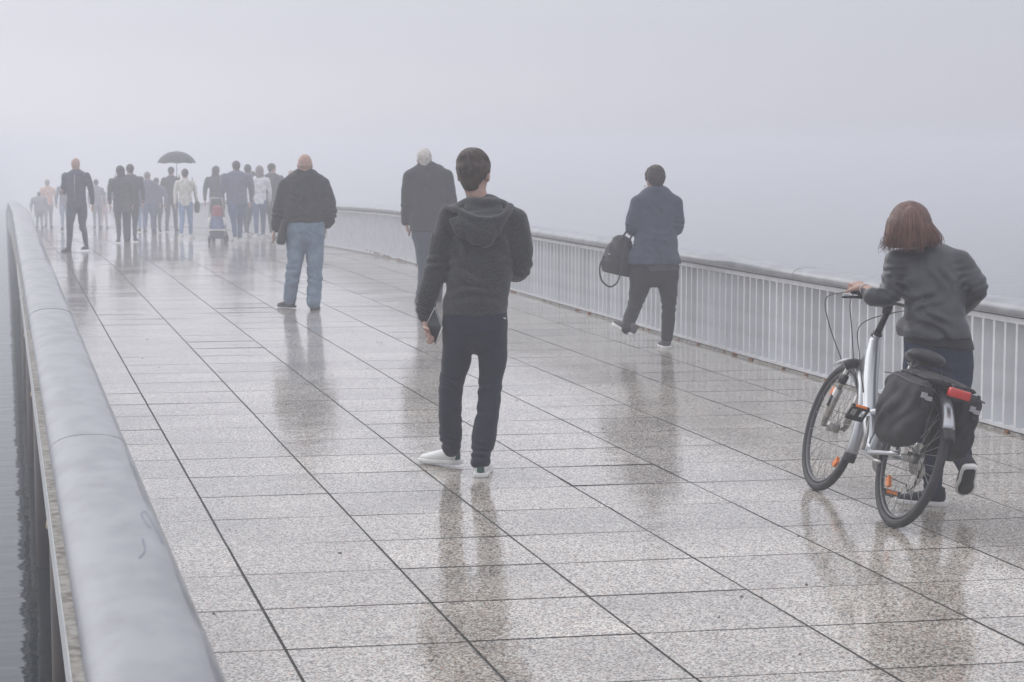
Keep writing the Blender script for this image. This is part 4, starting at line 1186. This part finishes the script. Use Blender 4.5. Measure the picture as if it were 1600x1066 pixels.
    m.build('bag_handles', fab, bg)
    m = MB(); m.tube([p - bb for p in (P(944, 400, .0), P(937, 418, -.02), P(940, 438, -.02), P(952, 448, -.03), P(962, 444, -.05), P(968, 432, -.09), P(974, 400, -.09), P(979, 372, -.06))], [(.008, .003)] * 8, n=6, lat=CR, smooth=5)
    m.build('bag_strap', fab, bg)
    m = MB(); c = P(952, 397, -.08) - bb; m.tube([c, c - CF * .012], .010, n=8); m.build('buckle', M['steel'], bg)
blue_woman()

# ---- bald man with jeans
def bald_man():
    t = 22.4; s = t / FPX
    P = lambda x, y, d=0: at(x, y, t + d)
    base = P(474, 484); base.z = 0
    bk = cloth('black jacket cloth', (0.016, 0.016, 0.018), rough=.85)
    jn = mat('faded blue denim', (0.20, 0.26, 0.33), .85, col2=(0.12, 0.17, 0.24), vscale=10, bump=.3, bscale=60)
    torso = [(P(477, 270), 12 * s, .07), (P(477, 277), 24 * s, .10), (P(477, 287), 34 * s, .13), (P(477, 305), 36 * s, .15), (P(476, 325), 35 * s, .16), (P(475, 342), 33 * s, .155), (P(475, 350), 32 * s, .15)]
    arm_l = [(P(448, 291), 13 * s, .08), (P(441, 312), 12 * s, .074), (P(436, 330), 11 * s, .068), (P(433, 347, .02), 9 * s, .056), (P(431, 357, .03), 7.5 * s, .046)]
    arm_r = [(P(503, 290), 13 * s, .08), (P(511, 310), 12 * s, .074), (P(516, 328), 10.5 * s, .068), (P(514, 343, .04), 9.5 * s, .058), (P(510, 350, .06), 8.5 * s, .05)]
    leg_l = [(P(461, 365), 16 * s, .12), (P(462, 392), 14 * s, .10), (P(459, 420, -.02), 12 * s, .085), (P(455, 445, .02), 11 * s, .078), (P(453, 466, .06), 10.5 * s, .078)]
    leg_r = [(P(491, 365), 16 * s, .12), (P(492, 395), 14 * s, .10), (P(492, 425), 12 * s, .088), (P(491, 450, -.02), 11.5 * s, .082), (P(490, 472, -.06), 11.2 * s, .085)]
    pel = [(P(476, 345), 31 * s, .145), (P(476, 359), 31.5 * s, .15), (P(476, 367), 30 * s, .14)]
    folds = [(P(476, 334, -.15), .16, UP, .08, .007), (P(460, 310, -.12), .16, CR * .8 + UP, .12, .010), (P(500, 315, -.1), .16, CR * .8 - UP, .12, .010), (P(476, 305, -.1), .2, CR + UP, .14, .006), (P(434, 335), .12, UP, .08, .010), (P(517, 335), .12, UP, .08, .010)]
    pf = [(P(490, 440), .2, UP + CR * .3, .10, .008), (P(458, 425), .2, UP - CR * .3, .10, .008), (P(490, 368, -.1), .15, UP + CR * .7, .09, .007)]
    hl = hand(P(429, 360, .03), -UP - CR * .25, CR, s=1.0, curl=(30, 35, 25), side=-1)
    hr = hand(P(508, 352, .08), -UP + HF * .4, -CR, s=1.0, curl=(30, 35, 25))
    hR = P(490, 485, -.06); hR.z = 0; hL = P(459, 477, .16); hL.z = .01
    shm = mat('dark brown shoe leather', (.03, .022, .02), .5)
    shoes = [shoe(hR, HF, L=.28, w=.052, hgt=.09, m_up=shm), shoe(hL, HF * .7 - CR * .7, L=.27, w=.05, hgt=.09, m_up=shm)]
    def hair(body, base, c, ax, hs):
        Rt, F, U = ax
        B = Blob(.009); B.ell(c - F * .012 - U * .022, (.083, .100, .052), ax, k=.01); B.clip(c + F * .02, F); B.clip(c + U * .004, U); B.clip(c - U * .062, -U)
        B.build('hair', mat('cropped grey hair', (.36, .25, .20), .8), body, base)
    o = figure('broad bald man in black blouson jacket and faded blue jeans walking away', base, .011,
               (P(476.5, 256), HF, UP), torso, [arm_l, arm_r], [leg_l, leg_r], pel, dict(skin=M['skin'], top=bk, legs=jn), P(475, 347.5),
               folds=folds, pfolds=pf, shoes=shoes, hair=hair, hands=[hl, hr], neck=P(477, 275), neck_r=.07, head_s=1.0, ripple=.004)
    bg = empty('shoulder_bag', P(442, 380, .0)); bb = bg.location.copy()
    tag(bg, 'black shoulder bag at the left hip of the bald man in jeans', 'bag')
    fab = mat('black bag cloth', (.014, .014, .015), .7)
    B = Blob(.01); B.chain([(P(445, 348, -.05), 6 * s, .09), (P(441, 366, -.05), 7 * s, .11), (P(439, 377, -.05), 7 * s, .11)], CR, k=.02); B.clip(P(440, 382, 0), -UP - CR * .15); B.build('bag_body', fab, bg, bb)
    m = MB(); m.tube([p - bb for p in (P(446, 350, -.13), P(452, 338, -.165), P(466, 315, -.175), P(480, 293, -.155), P(489, 277, -.09), P(491, 272, .0))], [(.016, .004)] * 6, n=6, lat=CR, smooth=4)
    m.build('bag_strap', fab, bg)
bald_man()

# ---- white haired man in the long dark jacket
def suit_man():
    t = 23.3; s = t / FPX
    P = lambda x, y, d=0: at(x, y, t + d)
    base = P(668, 474); base.z = 0
    bk = cloth('charcoal wool jacket', (0.026, 0.025, 0.029)); tr = cloth('blue grey trousers', (0.05, 0.06, 0.09))
    torso = [(P(665, 257), 9.5 * s, .055), (P(666, 263), 19 * s, .08), (P(667, 271), 30 * s, .105), (P(669, 290), 30 * s, .13), (P(670, 315), 29 * s, .13), (P(671, 340), 31 * s, .14), (P(673, 368), 33 * s, .15)]
    arm_l = [(P(641, 276), 11.5 * s, .075), (P(637, 300), 10 * s, .066), (P(635, 325), 9 * s, .06), (P(634, 347, .05), 7 * s, .045)]
    arm_r = [(P(696, 275), 12 * s, .075), (P(702, 298), 10 * s, .066), (P(706, 325), 9 * s, .06), (P(704, 347, .05), 7 * s, .045)]
    leg_l = [(P(661, 372), 15.5 * s, .11), (P(663, 400), 13 * s, .095), (P(664, 425), 11 * s, .08), (P(660, 452), 9 * s, .066), (P(657, 466, -.02), 8.5 * s, .06)]
    leg_r = [(P(685, 372), 15.5 * s, .11), (P(685, 400, .05), 13 * s, .095), (P(684, 425, .12), 10.5 * s, .08), (P(683, 452, .2), 9 * s, .066), (P(683, 464, .25), 8.5 * s, .06)]
    pel = [(P(672, 355), 29 * s, .13), (P(672, 370), 29 * s, .13)]
    hl = hand(P(635, 349, .06), -UP + CR * .2, CR - HF * .2, s=1.0, curl=(30, 35, 25), side=-1)
    hr = hand(P(703, 349, .06), -UP, -CR, s=1.0, curl=(30, 35, 25))
    hL = P(656, 475, -.02); hL.z = 0; hR = P(683, 470, .3); hR.z = 0
    shoes = [shoe(hL, HF - CR * .1, L=.28, w=.05, m_up=M['rubber']), shoe(hR, HF, L=.28, w=.05, m_up=M['rubber'])]
    figure('white haired man in long charcoal jacket and blue grey trousers, half hidden behind the hoodie', base, .011,
           (P(663, 248), (HF - CR * .1).normalized(), UP), torso, [arm_l, arm_r], [leg_l, leg_r], pel, dict(skin=M['skin'], top=bk, legs=tr), P(670, 362),
           folds=[(P(636, 320), .1, UP, .09, .006), (P(668, 300, -.1), .2, CR, .16, .005)], pfolds=[(P(662, 455), .12, UP, .08, .007)],
           shoes=shoes, hair=short_hair(hair_grey, grow=.008, low=-.05), hands=[hl, hr], neck=P(665, 262), neck_r=.06, ripple=.003)
suit_man()

# ---- people farther off in the fog
def walker(label, px, yf, t, H, coat, legs, hair=hair_dark, hairf=None, bulk=1.0, facing=1, stride=.16, hem=.47, arm='swing', xoff=0, shoe_m=None, cell=.016, skirt=None, turn=0, eyes=False, phase=1, skin=None, group='people walking in the fog'):
    p = at(px, yf, t); p.z = deck_z(p.y)
    base = p
    rw = random.Random(len(label) * 7 + int(px))
    lean = rw.uniform(-.02, .035); sway = rw.uniform(-.02, .02); ht = R(rw.uniform(-35, 35)); stride = stride + rw.uniform(.02, .06)
    rot = Matrix.Rotation(R(turn + rw.uniform(-14, 14)), 3, 'Z')
    fw = rot @ (HF * facing); rt = fw.cross(UP)
    def Q(x, y, z):
        g_ = max(0, z - .5) * 2
        return base + rt * (x + sway * g_) * H + fw * (y + lean * g_) * H + UP * z * H
    u = bulk
    torso = [(Q(0, 0, .845), .034 * H, .03 * H), (Q(0, 0, .825), .07 * H * u, .045 * H * u), (Q(0, 0, .795), .104 * H * u, .06 * H * u), (Q(0, 0, .73), .105 * H * u, .07 * H * u), (Q(0, 0, .63), .095 * H * u, .068 * H * u), (Q(0, 0, .55), .10 * H * u, .072 * H * u), (Q(0, 0, hem - .02), .105 * H * u, .075 * H * u)]
    arms = []
    hands = []
    for q in (-1, 1):
        sw = .07 * q * phase
        if arm == 'front' or (arm == 'one' and q == 1) or (arm == 'left' and q == -1):
            a = [(Q(q * .115 * u, 0, .795), .037 * H * u, .038 * H * u), (Q(q * .135 * u, -.01, .70), .032 * H * u, .034 * H * u), (Q(q * .138 * u, .0, .62), .028 * H, .03 * H), (Q(q * .11 * u, .10, .63), .024 * H, .025 * H)]
            w_, d_ = Q(q * .10 * u, .125, .635), fw - rt * q * .3
        elif arm == 'up' and q == 1:
            a = [(Q(.115, 0, .795), .037 * H, .038 * H), (Q(.135, .05, .70), .031 * H, .033 * H), (Q(.10, .12, .78), .026 * H, .028 * H)]
            w_, d_ = Q(.10, .13, .79), UP
        else:
            a = [(Q(q * .115 * u, 0, .795), .037 * H * u, .038 * H * u), (Q(q * .137 * u, sw * .4, .70), .033 * H * u, .034 * H * u), (Q(q * .147 * u, sw * .6, .61), .028 * H * u, .03 * H * u), (Q(q * .142 * u, sw * 1.3 + .02, .51), .021 * H, .022 * H)]
            w_, d_ = Q(q * .142 * u, sw * 1.4 + .025, .50), -UP
        arms.append(a)
        hands.append(hand(w_, d_, -rt * q, s=H / 1.78, curl=(25, 30, 20), side=q, cell=.006))
    lg = []
    sh = []
    for q in (-1, 1):
        st = stride * q * phase
        yk = .02 + st * .45
        lift = .035 if q * phase < 0 else 0
        lg.append([(Q(q * .052, 0, .50), .056 * H * u, .06 * H * u), (Q(q * .05, st * .25, .40), .050 * H * u, .054 * H * u), (Q(q * .045, yk, .275), .036 * H, .040 * H), (Q(q * .042, st * .75 + .0, .15 + lift), .031 * H, .033 * H), (Q(q * .04, st, .055 + lift), .026 * H, .028 * H)])
        hp = Q(q * .04, st - .03, lift * .5)
        hp.z = max(hp.z, deck_z(hp.y) + .002)
        sh.append(shoe(hp, fw + rt * q * .12, L=.155 * H, w=.028 * H, hgt=.05 * H, m_up=shoe_m or M['rubber'], m_sole=shoe_m or M['rubber'], cell=.010))
    pel = [(Q(0, 0, .535), .078 * H * u, .054 * H * u), (Q(0, 0, .49), .094 * H * u, .066 * H * u)]
    ex = None
    if skirt:
        def ex(T):
            T.chain([(Q(0, 0, .55), .10 * H * u, .072 * H * u), (Q(0, 0, skirt), .115 * H * u, .085 * H * u)], rt, k=.03, n=1)
    hz = Q(0, 0, (skirt or hem))
    hs = H / 1.78 * .98
    return figure(label, base, cell, (Q(0, .01, .925), Matrix.Rotation(ht if facing > 0 else ht * .3, 3, 'Z') @ fw, UP), torso, arms, lg, pel, dict(skin=skin or M['skin'], top=coat, legs=legs), hz, lat=rt,
                  hands=hands, shoes=sh, hair=(hairf or short_hair)(hair) if hairf != 'none' else None, neck=Q(0, 0, .84), neck_r=.034 * H, head_s=hs, ripple=.004, group=group, extra=ex,
                  folds=[(Q(0, -.06, .6), .2, UP, .12, .008)], pfolds=[(Q(0, 0, .2), .2, UP, .12, .006)], eyes=eyes, body_cell=.010 if eyes else min(cell, .013))

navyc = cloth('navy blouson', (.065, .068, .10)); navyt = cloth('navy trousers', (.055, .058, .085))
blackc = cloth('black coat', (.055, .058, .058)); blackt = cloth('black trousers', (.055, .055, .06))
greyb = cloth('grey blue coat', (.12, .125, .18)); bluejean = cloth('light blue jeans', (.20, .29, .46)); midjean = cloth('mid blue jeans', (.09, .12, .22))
cream = cloth('cream hoodie cloth', (.62, .60, .54)); white_s = cloth('white sweater knit', (.72, .72, .76)); orange_c = cloth('fog-paled orange vest cloth', (.62, .40, .30)); pink_c = cloth('fog-paled pink cloth', (.50, .38, .40)); fog_paleg = cloth('fog-paled grey cloth', (.26, .26, .30)); fog_palej = cloth('fog-paled jeans', (.32, .37, .46)); yellowc = cloth('pale yellow cloth', (.62, .56, .34))  # orange, pink, grey and jeans cloths lightened to paint in the fog's fade
greyt = cloth('grey trousers', (.08, .08, .10))

facing_man = walker('balding man in open navy blouson and dark trousers walking towards the camera', 121, 388, 37.3, 1.75, navyc, navyt, hair=hair_mid, hairf='none', bulk=1.05, facing=-1, arm='one', eyes=True, cell=.013, stride=.07, group=None)
zp = MB(); c0 = facing_man.location
zf = -HF
zp.tube([UP * .92 + zf * .135, UP * 1.2 + zf * .150, UP * 1.42 + zf * .115], [(.006, .003)] * 3, n=5, lat=CR)
zp.build('zip', M['steel'], facing_man)
w7 = walker('woman in black coat with long dark hair at the left of a close couple', 191, 371, 43.0, 1.66, blackc, blackt, hairf=long_hair, stride=.10, skirt=.40)
w8 = walker('taller person in black coat at the right of a close couple', 206, 371, 43.8, 1.70, blackc, blackt, bulk=1.05, stride=.08, phase=-1)
w9 = walker('person in grey blue coat and light blue jeans behind the couple in black', 233, 358, 52.0, 1.60, greyb, midjean, hair=hair_mid, bulk=1.15, stride=.06)
w10 = walker('person in grey blue coat and baggy grey trousers left of the umbrella', 246, 357, 53.0, 1.45, greyb, greyt, bulk=1.1, stride=.06, phase=-1)
w10b = walker('partly hidden person in pale blue jeans just right of the couple in black', 222, 358, 54, 1.50, greyb, bluejean, stride=.05)
um = walker('person in dark jacket walking under the open umbrella', 268, 357, 54.0, 1.75, blackc, greyt, stride=.08, arm='up')
w11 = walker('woman in cream hooded top and pale blue jeans with a dark bag on her right', 291, 374, 46.5, 1.62, cream, bluejean, stride=.06, shoe_m=M['white'], bulk=.95)
w12 = walker('woman with long dark hair in black coat between cream hoodie and blue coat', 340, 364, 50.0, 1.72, blackc, blackt, hairf=long_hair, bulk=1.12, stride=.06)
w13 = walker('big person in grey blue coat with white trainers pushing the pushchair', 371, 382, 42.5, 1.74, greyb, midjean, bulk=1.28, stride=.07, arm='left', shoe_m=M['white'], hair=hair_dark)
w14 = walker('dark haired person in grey coat half hidden right of the pushchair', 386, 374, 47.0, 1.72, greyb, greyt, bulk=1.1, stride=.06, phase=-1, shoe_m=M['white'])
w15 = walker('small dark head showing behind the long haired woman in white', 394, 364, 53.5, 1.62, blackc, blackt, stride=.06)
w16 = walker('woman with long brown hair in white sweater and blue jeans', 406, 372, 46.0, 1.68, white_s, midjean, hair=hair_mid, hairf=long_hair, stride=.07, shoe_m=M['white'], bulk=.95)
w17 = walker('man with short hair in charcoal coat right of the woman in white', 426, 370, 47.0, 1.74, blackc, blackt, bulk=1.1, stride=.07, phase=-1, shoe_m=M['white'])
w18 = walker('bareheaded person almost hidden behind the bald man in black blouson', 458, 366, 50.0, 1.62, greyb, greyt, hairf='none', stride=.06)
w19 = walker('person in orange and yellow top far off at the left railing', 76, 352, 70.0, 1.70, orange_c, fog_paleg, hair=hair_mid, stride=.06)
w20 = walker('faint grey figure right behind the man in navy blouson', 152, 354, 60.0, 1.50, fog_paleg, fog_paleg, stride=.05)
w21 = walker('faint grey figure in pale trousers left behind the man in navy blouson', 102, 358, 56.0, 1.50, fog_paleg, fog_palej, stride=.05)
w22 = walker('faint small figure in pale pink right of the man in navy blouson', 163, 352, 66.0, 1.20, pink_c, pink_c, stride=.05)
w23 = walker('faint dark figure beside the orange top at the left railing', 62, 352, 68.0, 1.25, fog_paleg, fog_paleg, stride=.05, bulk=1.4)

# things they carry
def far_bag(label, name, px, py, t, w_, h_, m_, strap_to=None, cat='bag'):
    c = at(px, py, t); b0 = c - UP * h_
    e_ = empty(name, b0); tag(e_, label, cat)
    B = Blob(.014); B.chain([(c + UP * h_ * .4, w_ * .8, .07), (c, w_, .09), (c - UP * h_ * .7, w_ * .9, .08)], CR, k=.03); B.ripple(.006, 16, 1)
    B.build('bag_body', m_, e_, b0)
    if strap_to is not None:
        for o_ in (-.03, .03):
            m = MB(); m.tube([c + UP * h_ * .4 + HF * o_ - b0, (c + strap_to) / 2 + HF * o_ * 2 - b0, strap_to - b0], .008, n=5, smooth=3); m.build('bag_handle', m_, e_)
far_bag('white carrier bag on the left arm of the woman in black coat', 'shopping_bag', 177, 299, 43.0, .11, .17, white_s, strap_to=at(181, 268, 43.0))
far_bag('dark bag at the right hip of the woman in the cream hooded top', 'handbag', 308, 322, 46.5, .07, .14, blackc, strap_to=at(300, 277, 46.3))

def umbrella():
    p = at(276, 258, 53.8); hnd = p - UP * .42
    root = empty('umbrella', hnd); tag(root, 'open dark umbrella held over a walker in the fog', 'umbrella')
    m = MB(); m.tube([Vector((0, 0, 0)), Vector((0, 0, .80))], .008, n=8); m.tube([Vector((0, 0, 0)), Vector((0, 0, .12))], .016, n=8); m.build('shaft', M['plastic'], root)
    v, f = [], []
    n, rr = 8, 8
    seg = 6
    tot = n * seg
    for i in range(rr + 1):
        u = i / rr; rad = .51 * math.sin(u * 1.35) / math.sin(1.35); z = .78 - .36 * (1 - math.cos(u * 1.35)) / (1 - math.cos(1.35)) * .88
        for k in range(tot):
            a = 2 * math.pi * k / tot; ph = (k % seg) / seg
            sc_ = 1 - .10 * u * math.sin(math.pi * ph)
            v.append((rad * sc_ * math.cos(a), rad * sc_ * math.sin(a), z + .02 * u * math.sin(math.pi * ph)))
    for i in range(rr):
        for k in range(tot):
            l = (k + 1) % tot
            f.append((i * tot + k, i * tot + l, (i + 1) * tot + l, (i + 1) * tot + k))
    o = add_mesh('canopy', v, f, cloth('umbrella cloth', (.03, .035, .035)), root); q = o.modifiers.new('solid', 'SOLIDIFY'); q.thickness = .003
    for k in range(8):
        a = 2 * math.pi * k / 8; m = MB()
        m.tube([(.51 * math.sin(u * 1.35) / math.sin(1.35) * math.cos(a), .51 * math.sin(u * 1.35) / math.sin(1.35) * math.sin(a), .77 - .36 * (1 - math.cos(u * 1.35)) / (1 - math.cos(1.35)) * .88) for u in (0.02, .25, .5, .75, 1)], .003, n=4)
        m.build('rib', M['plastic'], root)
    m = MB(); m.tube([(0, 0, .77), (0, 0, .82)], .006, n=6); m.build('tip', M['plastic'], root)
umbrella()

def pushchair():
    t = 42.2
    p = at(340, 384, t); p.z = deck_z(p.y)
    root = empty('pushchair', p); root.rotation_euler = (0, 0, -YAW)
    tag(root, 'pushchair with red and blue back beside the big person in grey blue coat', 'pushchair')
    redc = cloth('red cloth', (.36, .12, .12)); bluec = cloth('blue cloth', (.16, .20, .32))
    m = MB()
    for q in (-1, 1):
        m.tube([(q * .15, -.05, .12), (q * .17, .0, .45), (q * .12, -.12, .95)], .012, n=8, smooth=3)
        m.tube([(q * .17, .0, .45), (q * .14, .45, .12)], .012, n=8)
    m.tube([(-.12, -.12, .95), (.12, -.12, .95)], .014, n=8); m.build('frame', M['steel'], root)
    B = Blob(.012); B.chain([(Vector((0, .02, .74)), .10, .06), (Vector((0, .03, .60)), .12, .08)], (1, 0, 0), k=.02, n=1); B.build('hood', redc, root)
    B = Blob(.012); B.chain([(Vector((0, .02, .56)), .12, .06), (Vector((0, .05, .40)), .16, .10), (Vector((0, .07, .33)), .17, .11)], (1, 0, 0), k=.02); B.build('seat', bluec, root)
    for q in (-1, 1):
        m = MB(); m.tube([(q * .13, -.04, .55), (q * .165, -.04, .48), (q * .16, -.05, .38)], [.02, .035, .02], n=8, smooth=2); m.build('side_panel', M['white'], root)
    m = MB(); m.box((-.18, -.08, .27), (.18, .02, .30)); m.build('rear_bar', M['white'], root, bevel=.008)
    m = MB(); m.box((-.16, -.05, .10), (.16, .30, .26)); m.build('basket', greyt, root, bevel=.03)
    for x, y in ((-.17, -.02), (.17, -.02), (-.14, .46), (.14, .46)):
        m = MB(); m.tube([(x - .02, y, .08), (x + .02, y, .08)], .08, n=18); m.build('wheel', M['rubber'], root, bevel=.008)
pushchair()

# ------------------------------------------------------------------ fog
hm, N, L, b = new_mat('haze')
N.remove(b)
pv = N.new('ShaderNodeVolumePrincipled')
pv.inputs['Color'].default_value = (0.935, 0.945, 0.995, 1)
pv.inputs['Density'].default_value = HAZE_DENSITY
pv.inputs['Anisotropy'].default_value = 0.45
L.new(pv.outputs[0], N['Material Output'].inputs['Volume'])
hz = MB(); hz.box((-710, -110, WZ - 3.9), (710, 1110, 2.9))
o = hz.build('haze', hm, smooth=False); tag(o, 'pale sea fog lying over the walkway and water', 'fog', kind='stuff')
